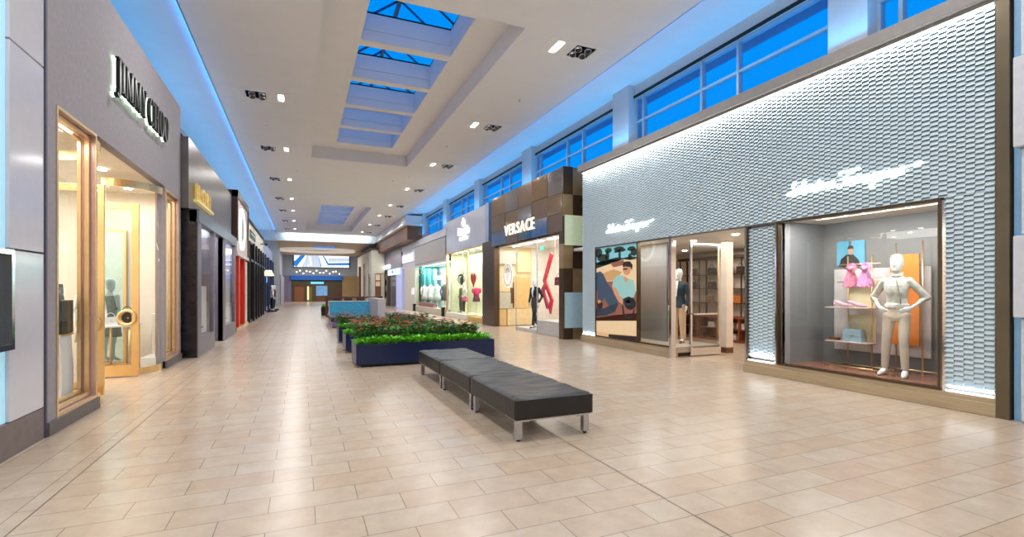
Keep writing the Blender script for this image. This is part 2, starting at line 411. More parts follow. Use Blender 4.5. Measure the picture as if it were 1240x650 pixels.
# sprinkler heads
spr = None
for i, (x, y) in enumerate([(4.0+.3, 25.5), (5.9, 13.2), (-1.1, 18.5), (-.2, 25.2), (5.2, 18.6), (4.9, 24.4)]):
    if spr is None:
        spr = MB().lathe([(.045, 0), (.045, -.01), (.015, -.012), (.015, -.04), (.03, -.045), (.03, -.05)], n=12).build('ceiling_sprinkler', M_chrome)
        o = spr
    else: o = spr.copy(); COL.objects.link(o)
    o.location = (x, y, ZC)
    tag(o, 'small round sprinkler head on the white ceiling', 'sprinkler', 'ceiling sprinklers')

# ------------------------------------------------------------------ mannequins
def cone(mb, p0, p1, r0, r1, n=14, sq=1.): mb.tube([p0, p1], [r0, r1], n, sq=sq)
def limb(mb, pts, rs, n=14):
    mb.tube(pts, rs, n)
    for p, r in zip(pts, rs): mb.ball(p, r*.99, n=n, m=8)
def torso(mb, rows, n=24):
    mb.loft([[(x+rx*math.cos(2*PI*k/n), y+ry*math.sin(2*PI*k/n), z) for k in range(n)] for z, rx, ry, x, y in rows])
def remesh(mb, voxel, smooth=4):
    me = bpy.data.meshes.new('t'); me.from_pydata(mb.v, [], mb.f)
    bm = bmesh.new(); bm.from_mesh(me); bmesh.ops.recalc_face_normals(bm, faces=bm.faces[:]); bm.to_mesh(me); bm.free()
    o = bpy.data.objects.new('t', me); COL.objects.link(o)
    m = o.modifiers.new('r', 'REMESH'); m.mode = 'VOXEL'; m.voxel_size = voxel
    if smooth:
        q = o.modifiers.new('s', 'SMOOTH'); q.factor = .5; q.iterations = smooth
    dg = bpy.context.evaluated_depsgraph_get(); r = bpy.data.meshes.new_from_object(o.evaluated_get(dg))
    out = MB(); out.add([v.co[:] for v in r.vertices], [tuple(p.vertices) for p in r.polygons], 0, True)
    bpy.data.objects.remove(o); bpy.data.meshes.remove(me); bpy.data.meshes.remove(r)
    return out
def hand(mb, w, d, palmn, sc=1., curl=.5, thumb=1):
    """w wrist, d pointing direction of fingers, palmn palm normal"""
    w = Vector(w); d = Vector(d).normalized(); n = Vector(palmn); n = (n-d*n.dot(d)).normalized(); s = d.cross(n)
    c = w+d*.045*sc
    rings = []
    for t, wd, th in ((0, .025, .02), (.03, .036, .016), (.07, .042, .015), (.095, .038, .012)):
        rings.append([w+d*t*sc+(s*math.cos(a)*wd+n*math.sin(a)*th)*sc for a in [2*PI*k/12 for k in range(12)]])
    mb.loft(rings)
    for i, (o, L) in enumerate(((.028, .072), (.010, .082), (-.010, .076), (-.028, .058))):
        b = w+d*.085*sc+s*o*sc; a1 = curl*.6; a2 = curl*1.3
        p1 = b+(d*math.cos(a1)+n*math.sin(a1))*L*.5*sc; p2 = p1+(d*math.cos(a2)+n*math.sin(a2))*L*.5*sc
        mb.tube([b, p1, p2], [.0095*sc, .009*sc, .007*sc], 8)
    b = w+d*.025*sc+s*.028*sc*thumb; p1 = b+(d*.6+s*.6*thumb+n*.3)*.04*sc; p2 = p1+(d*.9+s*.2*thumb+n*.3)*.035*sc
    mb.tube([b, p1, p2], [.013*sc, .0105*sc, .008*sc], 8)

POSES = {
 'hips': dict(arms=[((.155, .0, 1.45), (.33, .10, 1.20), (.20, -.08, 1.05), (-.6, -.5, -.35), (-.5, .6, 0)), ((-.155, .0, 1.45), (-.33, .10, 1.20), (-.20, -.08, 1.05), (.6, -.5, -.35), (.5, .6, 0))],
              legs=[((.09, 0, .93), (.10, -.05, .53), (.115, -.04, .12), (.13, -.17, .03)), ((-.09, 0, .93), (-.13, .0, .53), (-.17, .05, .12), (-.20, -.07, .03))]),
 'stand': dict(arms=[((.185, .0, 1.46), (.25, .03, 1.18), (.245, -.06, .94), (.02, -.15, -1), (-1, 0, 0)), ((-.185, .0, 1.46), (-.25, .03, 1.18), (-.245, -.06, .94), (-.02, -.15, -1), (1, 0, 0))],
               legs=[((.09, 0, .93), (.10, -.01, .53), (.10, .02, .10), (.12, -.12, .03)), ((-.09, 0, .93), (-.11, -.03, .53), (-.12, .0, .10), (-.15, -.13, .03))]),
 'walk': dict(arms=[((.185, .0, 1.46), (.29, .08, 1.20), (.22, -.02, .96), (-.2, -.3, -1), (-1, 0, 0)), ((-.185, .0, 1.46), (-.29, .05, 1.20), (-.27, -.05, .95), (0, -.2, -1), (1, 0, 0))],
              legs=[((.085, 0, .93), (.07, -.12, .53), (.03, -.14, .12), (.03, -.28, .03)), ((-.085, 0, .93), (-.10, .06, .53), (-.12, .22, .14), (-.13, .12, .03))]),
}
def mannequin(label, loc, rz, pose, skin, top=None, trousers=None, shoes=None, jacket_len=.92, sleeve=.95, voxel=.008, legw=1., h=1., slim=1., head=1.08, dress=None, cat='mannequin', group=None, capm=None, shirt=None, name='mannequin', lapel=None):
    P = POSES[pose]; t = thing(name, label, cat, loc, rz, group)
    b = MB()
    def torso(mb, rows, n=24): globals()['torso'](mb, [(z, rx*(slim if z < 1.52 else 1), ry*(slim if z < 1.52 else 1), x, y) for z, rx, ry, x, y in rows], n)
    torso(b, [(.86, .12, .09, 0, .0), (.90, .16, .10, 0, .0), (.98, .165, .108, 0, .005), (1.08, .135, .09, 0, 0), (1.16, .125, .085, 0, -.005), (1.28, .15, .105, 0, -.015), (1.38, .17, .11, 0, -.01), (1.46, .165, .085, 0, .0), (1.50, .10, .065, 0, .005), (1.53, .058, .056, 0, .005), (1.62, .05, .052, 0, -.005)])
    n = 20; rows = []
    for z, rx, ry, y in ((1.575, .03, .03, -.03), (1.595, .048, .055, -.035), (1.63, .062, .078, -.02), (1.68, .071, .09, -.012), (1.735, .076, .096, -.006), (1.78, .072, .09, -.002), (1.82, .052, .064, .002), (1.84, .02, .025, .004)):
        rows.append((1.59+(z-1.59)*head, rx*head, ry*head, 0, y))
    torso(b, rows, n)
    b.tube([(0, -.095, 1.72), (0, -.112, 1.685), (0, -.10, 1.675)], [.008, .013, .008], 8)      # nose
    b.ball((0, -.088, 1.638), (.022, .012, .009)); b.ball((0, -.09, 1.605), (.02, .02, .016))     # lips, chin
    for s in (-1, 1):
        b.ball((s*.03, -.082, 1.735), (.018, .012, .008)); b.ball((s*.078, .008, 1.70), (.009, .02, .032))
    for sh, el, wr, hd, pn in P['arms']:
        limb(b, [sh, el, wr], [.048*slim, .036, .024])
        s = 1 if sh[0] > 0 else -1
        hand(b, wr, hd, pn, 1., .45, s)
    for hp, kn, an, toe in P['legs']:
        limb(b, [hp, kn, (kn[0]*.5+an[0]*.5, kn[1]*.5+an[1]*.5+.02, kn[2]*.62+an[2]*.38), an], [.085*slim, .05, .045, .032])
        heel = (an[0], an[1]+.03, .04); v = Vector(toe)-Vector(an)
        b.tube([(an[0], an[1], .10), (an[0]+v.x*.35, an[1]+v.y*.45, .065), (toe[0], toe[1]+.02, .03), (toe[0]+v.x*.12, toe[1]-.03, .022)], [.036, .042, .038, .02], 10, sq=.8)
        b.tube([(an[0], an[1], .12), heel, (an[0], an[1]+.02, .02)], [.033, .035, .028], 10)
    remesh(b, voxel).build('body', skin, t, True)
    if trousers:
        c = MB()
        torso(c, [(.84, .13, .1, 0, 0), (.90, .178, .118, 0, 0), (.98, .178, .12, 0, .005), (1.06, .148, .102, 0, 0), (1.08, .146, .1, 0, 0)])
        for hp, kn, an, toe in P['legs']:
            e = Vector(an)+(Vector(kn)-Vector(an))*.06
            limb(c, [hp, kn, tuple(e)], [.10*slim, .072*legw, .058*legw])
        remesh(c, voxel).build('trousers', trousers, t, True)
    if top:
        c = MB(); j = jacket_len
        torso(c, [(j, .185, .135, 0, 0), (j+.06, .185, .13, 0, .003), (1.10, .158, .11, 0, 0), (1.18, .15, .108, 0, -.005), (1.28, .172, .126, 0, -.015), (1.38, .19, .13, 0, -.01), (1.46, .182, .105, 0, 0), (1.505, .11, .078, 0, .005), (1.55, .072, .07, 0, .006)])
        for sh, el, wr, hd, pn in P['arms']:
            if sleeve > .55: limb(c, [sh, el, tuple(Vector(el)+(Vector(wr)-Vector(el))*(sleeve-.5)*2)], [.064*slim, .052, .042])
            else: limb(c, [sh, tuple(Vector(sh)+(Vector(el)-Vector(sh))*sleeve*2)], [.072, .064])
        remesh(c, voxel).build('jacket', top, t, True)
        if shirt:
            z0 = 1.16; q = MB()
            q.add([(-.012, -.126, z0), (.012, -.126, z0), (.05, -.135, 1.36), (.045, -.11, 1.48), (.03, -.08, 1.555), (-.03, -.08, 1.555), (-.045, -.11, 1.48), (-.05, -.135, 1.36)], [(0, 1, 2, 7), (7, 2, 3, 6), (6, 3, 4, 5)])
            q2 = MB(); q2.add([(p[0], p[1]-.014, p[2]) for p in q.v], q.f)
            q2.add([(p[0], p[1]+.004, p[2]) for p in q.v], q.f)
            q2.build('shirt', shirt, t, True)
    if lapel:
        q = MB(); n = 20
        q.loft([[((.07+e)*math.cos(2*PI*k/n), .004+(.066+e)*math.sin(2*PI*k/n), 1.555-.03*(1 if math.sin(2*PI*k/n) < 0 else 0)+zz) for k in range(n)] for e, zz in ((.0, -.02), (.012, -.015), (.008, .025), (0, .025))]); q.build('collar', top, t, True)
        q = MB(); q.tube([(.01, -.082, 1.54), (.03, -.118, 1.44), (.055, -.122, 1.34), (.075, -.115, 1.22), (.08, -.11, 1.10)], [.008, .013, .016, .016, .012], 8, sq=.5); q.build('neck_tie', lapel, t, True)
        q = MB(); torso(q, [(1.035, .168, .122, 0, 0), (1.065, .166, .12, 0, 0)]); q.build('hem_band', top, t, True)
    if dress:
        c = MB(); torso(c, [(.55, .24, .2, 0, 0), (.8, .21, .17, 0, 0), (1.0, .18, .13, 0, 0), (1.14, .14, .1, 0, 0), (1.28, .17, .125, 0, -.015), (1.4, .175, .12, 0, -.01), (1.47, .16, .09, 0, 0)])
        remesh(c, voxel).build('dress', dress, t, True)
    if shoes:
        for hp, kn, an, toe in P['legs']:
            c = MB(); v = Vector(toe)-Vector(an)
            c.tube([(an[0], an[1]+.04, .075), (an[0]+v.x*.4, an[1]+v.y*.4, .06), (toe[0], toe[1]+.01, .032), (toe[0]+v.x*.15, toe[1]-.05, .018)], [.036, .04, .038, .014], 10, sq=.75)
            c.tube([(an[0], an[1]+.035, .1), (an[0], an[1]+.035, .005)], [.03, .02], 8)
            c.build('shoe', shoes, t, True)
    if capm:
        c = MB(); torso(c, [(1.72, .082, .102, 0, 0), (1.78, .08, .1, 0, 0), (1.83, .06, .075, 0, 0), (1.85, .02, .03, 0, 0)]); c.tube([(0, -.08, 1.735), (0, -.16, 1.725)], [.07, .055], 12, sq=.12)
        c.build('cap', capm, t, True)
    t.scale = (h, h, h)
    return t

M_mq = mat('mannequin gloss white', (244, 244, 242), .3, var=.01)

def handbag(name, label, loc, rz, w, h, d, m, strap, cat='handbag', group=None, flap=True, metalm=None):
    t = thing(name, label, cat, loc, rz, group)
    b = MB(); n = 16
    b.loft([[(sx*w/2*(1-.14*z), sy*d/2*(1-.3*z), z*h) for sx, sy in ((-1, -.6), (-.94, -1), (.94, -1), (1, -.6), (1, .6), (.94, 1), (-.94, 1), (-1, .6))] for z in (0, .12, .5, .9, 1.)], sm=False)
    b.build('body', m, t, True)
    s = MB(); pts = [(w*.28*math.cos(a), -d*.15, h*.96+h*.55*math.sin(a)) for a in [PI*i/12 for i in range(13)]]
    s.tube(pts, w*.026, 6); s.build('handle', strap, t, True)
    if flap:
        f = MB(); f.loft([[(sx*w*.45, y, z) for sx, y in ((-1, -d*.52+.12*d*(z/h)), (1, -d*.52+.12*d*(z/h)), (1, -d*.40), (-1, -d*.40))] for z in (h*.45, h*1.02)], sm=False)
        f.build('flap', m, t, True)
        k = MB(); k.bbox(-w*.05, w*.05, -d*.56, -d*.42, h*.47, h*.58, .004); k.build('clasp', M_gold if metalm is None else metalm, t, True)
    return t

# ------------------------------------------------------------------ STOREFRONT with the patterned white facade (right)
M_scale = mat('pearl white relief', (196, 213, 219), .5, var=.03, scale=1.5)
def relief(mb, y0, y1, z0, z1, x=XR, cw=.1, ch=.067, dep=.037):
    ny = max(1, round((y1-y0)/cw)); cw = (y1-y0)/ny
    for i in range(ny):
        a = y0+i*cw; b = a+cw; off = ch/2 if i % 2 else 0
        z = z0-off
        while z < z1:
            za, zb = max(z, z0), min(z+ch, z1)
            if zb-za > .012:
                t0 = (za-z)/ch; t1 = (zb-z)/ch
                xf = lambda t: x-dep*max(0, 1-t)**.8
                mb.add([(xf(t0), a, za), (xf(t0), b-.004, za), (xf((t0+t1)/2)-.003, b-.004, (za+zb)/2), (xf((t0+t1)/2)-.003, a, (za+zb)/2), (xf(t1), b-.004, zb), (xf(t1), a, zb), (x+.01, a, za+.001), (x+.01, b-.004, za+.001), (x+.01, a, zb), (x+.01, b-.004, zb)],
                       [(0, 1, 2, 3), (3, 2, 4, 5), (0, 3, 6), (3, 5, 6), (6, 5, 8), (1, 7, 2), (2, 7, 4), (4, 7, 9)])
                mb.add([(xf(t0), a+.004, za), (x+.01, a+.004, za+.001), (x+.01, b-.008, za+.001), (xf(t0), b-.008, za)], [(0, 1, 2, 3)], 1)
            z += ch
SF = thing('storefront', 'pearl white storefront with scale pattern facade and lit script signs', 'shop front', (XR, 8.2, 0))
mb = MB()
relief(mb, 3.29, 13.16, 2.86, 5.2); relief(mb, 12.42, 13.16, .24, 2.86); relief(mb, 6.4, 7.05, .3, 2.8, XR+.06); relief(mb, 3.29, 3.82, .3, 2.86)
mb.build('patterned_panel', [M_scale, mat('painted underside shade', (100, 118, 128), .8)], SF)  # second tone paints the shade under each scale darker
mb = MB()
mb.box(XR+.015, XR+.1, 3.27, 13.2, 2.84, 5.25); mb.box(XR+.02, XR+.1, 12.4, 13.2, 0, 2.84); mb.box(XR+.09, XR+.16, 6.36, 7.09, 0, 2.84); mb.box(XR+.02, XR+.1, 3.27, 3.85, 0, 2.84)
mb.box(XR+.1, XR+.9, 13.12, 13.2, 0, 5.25); mb.box(XR, XR+.3, 6.36, 6.40, .2, 2.84); mb.box(XR+.1, XR+1.4, 7.05, 7.09, 0, 2.84)
mb.build('backing_wall', M_grey, SF)
mb = MB(); mb.bbox(XR-.14, XR+.75, 3.2, 13.28, 5.27, 5.46, .012); mb.box(XR-.06, XR+.7, 3.27, 13.24, 5.22, 5.27)
mb.build('cap_ledge', M_concrete, SF)
for y0_, y1_ in ((3.27, 7.1), (9.2, 13.22)):
    mb = MB(); mb.bbox(XR-.06, XR+.2, y0_, y1_, 0, .165, .006); mb.bbox(XR-.035, XR+.2, y0_, y1_, .16, .235, .006)
    mb.build('plinth', mat('brushed bronze plinth', (186, 168, 138), .4, .5, var=.1, scale=2, stretch=(1, 1, 20)), SF)
mb = MB(); mb.box(XR-.06, XR+.3, 3.14, 3.27, 0, 5.5); mb.build('end_post', mat('olive bronze post', (104, 92, 70), .4, .4, var=.1, scale=2), SF)
for y0_, y1_, z0_ in ((3.3, 13.15, 5.2), (12.45, 13.12, .24), (6.43, 7.0, .24), (3.3, 3.8, .24)):
    mb = MB(); mb.box(XR-.045, XR-.02, y0_, y1_, z0_, z0_+.018); mb.build('led_strip', M_led, SF)
area('facade_wash', (XR-.11, 8.2, 5.2), 9.7, 75, (1, 1, 1), (math.radians(-12), 0, PI/2), .05)
for a, b in ((12.45, 13.12), (6.43, 7.0), (3.3, 3.8)):
    area('facade_uplight', (XR-.05, (a+b)/2, .27), b-a, 5, (1, 1, 1), (PI, 0, PI/2), .03)
# big window
mb = MB(); frame_x(mb, XR-.05, XR+.05, 3.85, 6.37, .235, 2.85, .035); mb.build('window_frame', M_dbronze, SF)
g = MB(); g.box(XR-.004, XR+.004, 3.89, 6.34, .27, 2.82); g.build('glass', M_glass, SF)
for y0_, y1_, x1_ in ((6.385, 6.415, .02), (7.06, 7.09, .1), (3.8, 3.85, 0)):
    g2 = MB(); g2.box(XR-.03, XR+x1_, y0_, y1_, .236, 2.82); g2.build('chrome_trim', M_chrome, SF)
# window box
mb = MB(); M_wgrey = mat('display wall grey', (122, 123, 124), .55, var=.02)
mb.box(9.3, 9.35, 3.8, 6.5, .0, 3.0); mb.box(XR+.05, 9.3, 6.37, 6.40, 0.2, 3.0); mb.box(XR+.05, 9.3, 3.80, 3.85, .2, 3.0)
mb.build('display_wall', M_wgrey, SF)
mb = MB(); mb.box(XR+.05, 9.3, 3.85, 6.37, .1, .235); mb.build('display_floor', mat('terracotta display floor', (150, 98, 80), .25, var=.05), SF)
mb = MB()
for a, b, c, d in cut_rects(XR+.05, 9.3, 3.85, 6.37, [(8.48, 8.62, 4.0, 6.0)]): mb.box(a, b, c, d, 2.86, 2.9)
mb.box(8.45, 8.65, 3.97, 6.03, 2.96, 2.98)
mb.build('display_ceiling', mat('display ceiling', (222, 214, 202), .6), SF)
mb = MB()
for i in range(6): mb.tube([(8.55, 4.2+i*.33, 2.95), (8.55, 4.2+i*.33, 2.87)], [.035, .045], 10)
mb.build('display_spot', M_lamp, SF)
area('display_light', (8.3, 5.0, 2.84), 2.2, 80, NEUT, (math.radians(-8), 0, PI/2), .4)
# left window with poster and backdrop
mb = MB(); frame_x(mb, XR-.05, XR+.05, 9.2, 12.42, .235, 2.86, .03); mb.box(XR-.05, XR+.05, 10.41, 10.46, .235, 2.86); mb.build('window_frame', M_dbronze, SF)
g = MB(); g.box(XR-.004, XR+.004, 9.23, 10.41, .26, 2.83); g.build('glass', M_glass, SF)
mb = MB(); mb.box(XR-.07, XR+.07, 9.13, 9.2, 0, 2.84); mb.build('door_post', M_chrome, SF)
mb = MB(); mb.box(8.85, 8.9, 10.3, 12.4, .2, 2.9); mb.box(XR+.05, 9.9, 12.4, 12.44, .2, 3.0); mb.build('display_backdrop', M_wgrey, SF)
mb = MB(); mb.box(XR+.05, 9.6, 9.22, 12.4, .1, .235); mb.build('display_base', mat('stone base', (190, 176, 160), .3), SF)
area('display_light', (8.35, 10.8, 2.84), 2.4, 48, NEUT, (0, 0, PI/2), .4)
# interior shell
mb = MB(); M_int = mat('shop interior cream', (238, 224, 208), .6, var=.02)
mb.box(9.9, 10.12, 9.3, 9.48, 0, 3.0); mb.box(12.6, 12.7, 7.0, 14, 0, 3.0); mb.box(8.9, 12.7, 13.9, 14, 0, 3.0); mb.box(9.4, 12.7, 7.0, 7.1, 0, 3.0); mb.box(9.35, 9.45, 6.4, 7.1, 0, 3)
mb.build('interior_wall', M_int, SF)
mb = MB(); mb.box(9.895, 10.125, 9.295, 9.485, 0, .14); mb.build('interior_baseboard', M_wood, SF)
mb = MB(); mb.box(XR+.1, 12.7, 7.0, 14, 2.86, 2.95); mb.build('interior_ceiling', M_white, SF)
for x, y in ((9, 8.2), (10.5, 8.6), (11.2, 10.5), (11.2, 12.2), (9.2, 9.7)): MB().cyl(x, y, 2.835, 2.86, .07).build('interior_lamp', M_lamp, SF)
area('shop_light', (10.6, 9.6, 2.82), 3.0, 110, WARM, (0, 0, 0), 4.0)
# open glass door
dr = MB(); frame_y(dr, 9.16, 9.21, 8.6, 9.56, .02, 2.74, .05); dr.box(8.64, 9.52, 9.163, 9.207, .03, .2)
d = dr.build('door', M_chrome, SF)
g = MB(); g.box(8.65, 9.51, 9.182, 9.188, .2, 2.69); g.build('glass', M_glass, d)
h = MB(); h.box(8.66, 9.46, 9.1, 9.13, 1.0, 1.04); h.box(8.7, 8.72, 9.1, 9.17, 1.0, 1.04); h.box(9.4, 9.42, 9.1, 9.17, 1.0, 1.04); h.build('handle', M_chrome, d)
# jamb lights/return
mb = MB(); mb.box(XR+.0, XR+.55, 7.04, 7.09, .0, 2.84); mb.build('door_jamb', M_dbronze, SF)

# poster
PW, PH = 1.94, 2.6
po = MB()
cols_p = [(232, 194, 146), (126, 196, 206), (34, 52, 44), (206, 160, 106), (146, 92, 74), (70, 44, 36), (58, 78, 100), (38, 52, 72), (150, 200, 196), (206, 150, 112), (36, 26, 24), (24, 30, 38), (236, 208, 164)]
def pp(poly, m, lay):
    k = [((x-20)/245*PW, (620-y)/575*PH) for x, y in poly]
    po.prism(k, lambda u, v, d: (XR-.02-d, 12.39-u, .235+v), 0 if lay == 0 else .0008*lay-.0006, .0008*lay+.0008, m)
def el(cx, cy, rx, ry, n=18): return [(cx+rx*math.cos(2*PI*i/n), cy+ry*math.sin(2*PI*i/n)) for i in range(n)]
pp([(20, 45), (265, 45), (265, 620), (20, 620)], 0, 0)
pp([(20, 45), (265, 45), (265, 125), (20, 160)], 1, 1)
for cx, cy, rx, ry in ((34, 78, 26, 30), (60, 112, 34, 24), (98, 70, 22, 16), (92, 104, 12, 34), (160, 66, 30, 12), (176, 78, 26, 10), (150, 82, 18, 8), (166, 108, 7, 36), (232, 76, 22, 14), (246, 98, 18, 22), (224, 120, 10, 18)): pp(el(cx, cy, rx, ry, 14), 2, 2)
for cx, cy, rx, ry in ((120, 140, 40, 12), (60, 146, 36, 14), (222, 132, 40, 10)): pp(el(cx, cy, rx, ry, 14), 2, 2)
pp([(20, 140), (150, 118), (200, 130), (20, 180)], 2, 2)
pp([(20, 178), (190, 135), (265, 150), (265, 330), (20, 280)], 12, 3); pp([(20, 225), (130, 190), (180, 210), (140, 260), (20, 262)], 3, 4); pp([(110, 150), (190, 138), (196, 168), (130, 178)], 4, 4)
pp([(20, 268), (150, 262), (265, 330), (265, 495), (20, 520)], 4, 5); pp([(20, 500), (150, 470), (265, 450), (265, 495), (20, 520)], 5, 5)
pp([(20, 520), (265, 495), (265, 585), (20, 590)], 12, 6); pp([(100, 596), (265, 585), (265, 620), (100, 612)], 10, 6)
pp([(20, 205), (48, 198), (66, 215), (96, 280), (150, 350), (160, 400), (140, 440), (108, 430), (74, 370), (52, 400), (30, 400), (28, 330), (20, 320)], 6, 8)
pp([(20, 440), (70, 436), (120, 410), (160, 400), (140, 452), (90, 478), (20, 492)], 7, 9)
pp([(24, 400), (50, 384), (64, 410), (58, 436), (28, 440)], 10, 10); pp([(30, 386), (46, 380), (54, 396), (34, 408)], 9, 11)
pp([(128, 262), (152, 228), (190, 232), (212, 250), (246, 262), (256, 330), (246, 360), (186, 372), (156, 344), (122, 296)], 8, 9)
pp([(120, 292), (150, 310), (166, 350), (192, 378), (182, 404), (160, 388), (136, 344)], 9, 10); pp([(196, 236), (216, 256), (206, 280), (192, 256)], 9, 10)
pp(el(208, 198, 22, 32), 9, 11); pp([(184, 160), (200, 148), (226, 150), (240, 172), (236, 204), (228, 184), (198, 178), (188, 184)], 10, 12); pp([(186, 190), (212, 188), (212, 198), (188, 198)], 10, 13)
pp(el(226, 398, 32, 36), 11, 12); pp(el(216, 392, 15, 18), 7, 13); pp([(186, 372), (220, 356), (250, 372), (240, 392), (190, 398)], 11, 13)
pp([(180, 410), (186, 460), (206, 492), (240, 480), (252, 430), (246, 430), (234, 472), (208, 482), (194, 456), (188, 410)], 11, 12)
po = po.build('advertising_poster', [mat('print %d' % i, c, .5, var=.03, emit=.22) for i, c in enumerate(cols_p)])
tag(po, 'large window poster of a reclining man in teal polo with camera', 'poster')

# script signs
SCRIPT = [
 ('S', [(1.05, 1.75), (.75, 2.05), (.4, 1.7), (.75, 1.1), (.75, .4), (.25, .02), (-.25, .25), (.2, .55), (1.0, .35)], .95),
 ('a', None, 0), ('l', None, 0), ('v', None, 0), ('a', None, 0), ('t', None, 0), ('o', None, 0), ('r', None, 0), ('e', None, 0), (' ', None, .5),
 ('F', [(1.1, 1.95), (1.0, 1.1), (.75, .3), (.3, -.25), (-.05, .05)], .95), ('e', None, 0), ('r', None, 0), ('r', None, 0), ('a', None, 0), ('g', None, 0), ('a', None, 0), ('m', None, 0), ('o', None, 0)]
GL = {'a': ([(.72, .8), (.4, .98), (.05, .5), (.3, .04), (.68, .4), (.78, .92), (.76, .3), (.98, .05), (1.15, .3)], 1.1),
 'l': ([(0, .25), (.35, 1.1), (.45, 1.9), (.27, 2.0), (.15, 1.2), (.2, .2), (.42, .04), (.6, .3)], .58),
 'v': ([(0, .6), (.14, .95), (.3, .08), (.62, .7), (.6, .98), (.9, .8)], .85),
 't': ([(0, .25), (.25, 1.0), (.33, 1.75), (.25, .3), (.42, .04), (.62, .3)], .6),
 'o': ([(.5, .98), (.1, .6), (.28, .04), (.68, .4), (.55, .95), (.75, .8), (.95, .85)], .9),
 'r': ([(0, .15), (.2, .98), (.3, .72), (.55, .95), (.6, .5), (.65, .06), (.9, .3)], .88),
 'e': ([(0, .3), (.5, .62), (.45, .97), (.15, .8), (.1, .25), (.4, .02), (.8, .3)], .78),
 'g': ([(.72, .8), (.4, .98), (.05, .5), (.3, .04), (.68, .4), (.78, .92), (.7, -.3), (.35, -.95), (.12, -.7), (.6, -.1), (1.1, .35)], 1.08),
 'm': ([(0, .1), (.12, .97), (.16, .08), (.4, .92), (.52, .08), (.78, .92), (.88, .2), (1.05, .06), (1.2, .3)], 1.18)}
def cr_path(P, n=5):
    P = [Vector((x, y, 0)) for x, y in P]; out = []
    for i in range(len(P)-1):
        a = P[max(i-1, 0)]; b = P[i]; c = P[i+1]; d = P[min(i+2, len(P)-1)]
        for k in range(n):
            t = k/n; out.append(.5*((2*b)+(c-a)*t+(2*a-5*b+4*c-d)*t*t+(3*b-a-3*c+d)*t**3))
    out.append(P[-1]); return [(p.x, p.y) for p in out]
def script_sign(y, z, width, name_label, group):
    pens = []; x = 0
    for ch, pts, adv in SCRIPT:
        if ch != ' ':
            p, a = (pts, adv) if pts else GL[ch]
            pens.append([(x+u+.22*v, v) for u, v in cr_path(p)])
            if ch == 't': pens.append([(x-.05+.25, 1.15), (x+.9, 1.25)])
            if ch == 'F': pens.append(cr_path([(x-.1+.3, 1.75), (x+.5, 2.05), (x+1.6, 2.1), (x+3.2, 2.15)])); pens.append([(x+.3, 1.05), (x+1.5, 1.12)])
            x += a
        else: x += adv
    pens.append(cr_path([(x, .9), (x+1.0, 1.0), (x+2.2, 1.15)])); x += 2.2
    k = width/x; F = FR(XR-.06, y, z)
    t = thing('script_sign', name_label, 'sign', (XR-.06, y-width/2, z-.05), 0, group)
    m = MB()
    for p in pens: m.tube([F(u*k, v*k, 0) for u, v in p], .0155*width/2, 6)
    m.build('lettering', M_sign, t)
    b = MB()
    for i in range(9): b.tube([(XR-.06, y-width*(i+.3)/9, z+.06), (XR+.0, y-width*(i+.3)/9, z+.06)], .006, 6)
    b.build('standoff', M_chrome, t)
script_sign(6.12, 3.27, 2.06, 'white lit script sign above the window with the white mannequin', None)
script_sign(11.8, 3.22, 2.02, 'white lit script sign above the poster of the reclining man', None)

# window display
mannequin('white mannequin with hands on hips in pale jacket and trousers, big shop window', (8.63, 4.73, .235), math.radians(-90+12), 'hips', M_mq,
          top=mat('pale jacket', (214, 212, 202), .8, var=.3, scale=16, bump=.2), trousers=mat('pale cream trousers', (232, 214, 196), .8, bump=.15), jacket_len=1.04, sleeve=.68, h=1.04, legw=.86, slim=.86, lapel=mat('grey tie', (168, 164, 156), .7), shoes=mat('pale shoe', (225, 220, 210), .3))
mp_ = mat('white veined marble', (214, 206, 204), .3, var=.14, scale=4)
o = MB().bbox(9.2, 9.24, 4.56, 6.1, .5, 1.98, .004).build('marble_panel', mp_); tag(o, 'tall slab of white marble standing behind the gold display rack', 'panel')
fr = thing('panel_stand', 'thin gold stand holding the orange panel behind the white mannequin', 'display stand', (9.1, 4.9, .235))
m = MB(); m.tube([(9.1, 5.0, .235), (9.1, 5.0, 2.38)], .012); m.tube([(9.1, 4.62, .235), (9.1, 4.62, 2.38)], .012); m.tube([(9.1, 4.35, .3), (9.1, 5.3, .3)], .012); m.build('frame', M_gold, fr)
o = MB().bbox(9.06, 9.085, 4.65, 5.07, .7, 2.18, .003).build('orange_panel', mat('orange leather panel', (226, 128, 38), .55, bump=.1)); tag(o, 'orange upright panel behind the white mannequin', 'panel')
ph = thing('framed_picture', 'blue two part picture of a man in a dark suit above the scarves', 'picture', (9.28, 5.85, 2.08))
m = MB(); m.box(9.27, 9.29, 5.88, 6.1, 2.05, 2.5, 0); m.box(9.27, 9.29, 5.6, 5.83, 2.05, 2.5, 0)
F = lambda u, v, d: (9.27-d, 6.1-u, 2.05+v)
m.prism([(.06, 0), (.08, .12), (.18, .2), (.3, .2), (.4, .1), (.42, 0)], F, 0, .004, 1); m.prism(el(.26, .27, .05, .075), F, .004, .006, 2); m.prism([(.2, .3), (.22, .36), (.3, .36), (.32, .29), (.3, .31)], F, .006, .008, 1)
m.build('print', [mat('blue print', (96, 170, 200), .5), mat('dark print', (40, 42, 50), .5), mat('skin print', (190, 146, 122), .5)], ph)
rk = thing('display_rack', 'slim gold display rack with two shelves in the big shop window', 'display rack', (8.9, 5.55, .235))
m = MB()
for y in (5.69, 5.29): m.tube([(8.95, y, .235), (8.95, y, 2.2)], .012); 
for x in (8.72, 9.05): m.tube([(x, 5.95, .27), (x, 5.0, .27)], .012)
for y in (5.85, 5.1): m.tube([(8.7, y, .25), (9.08, y, .25)], .012)
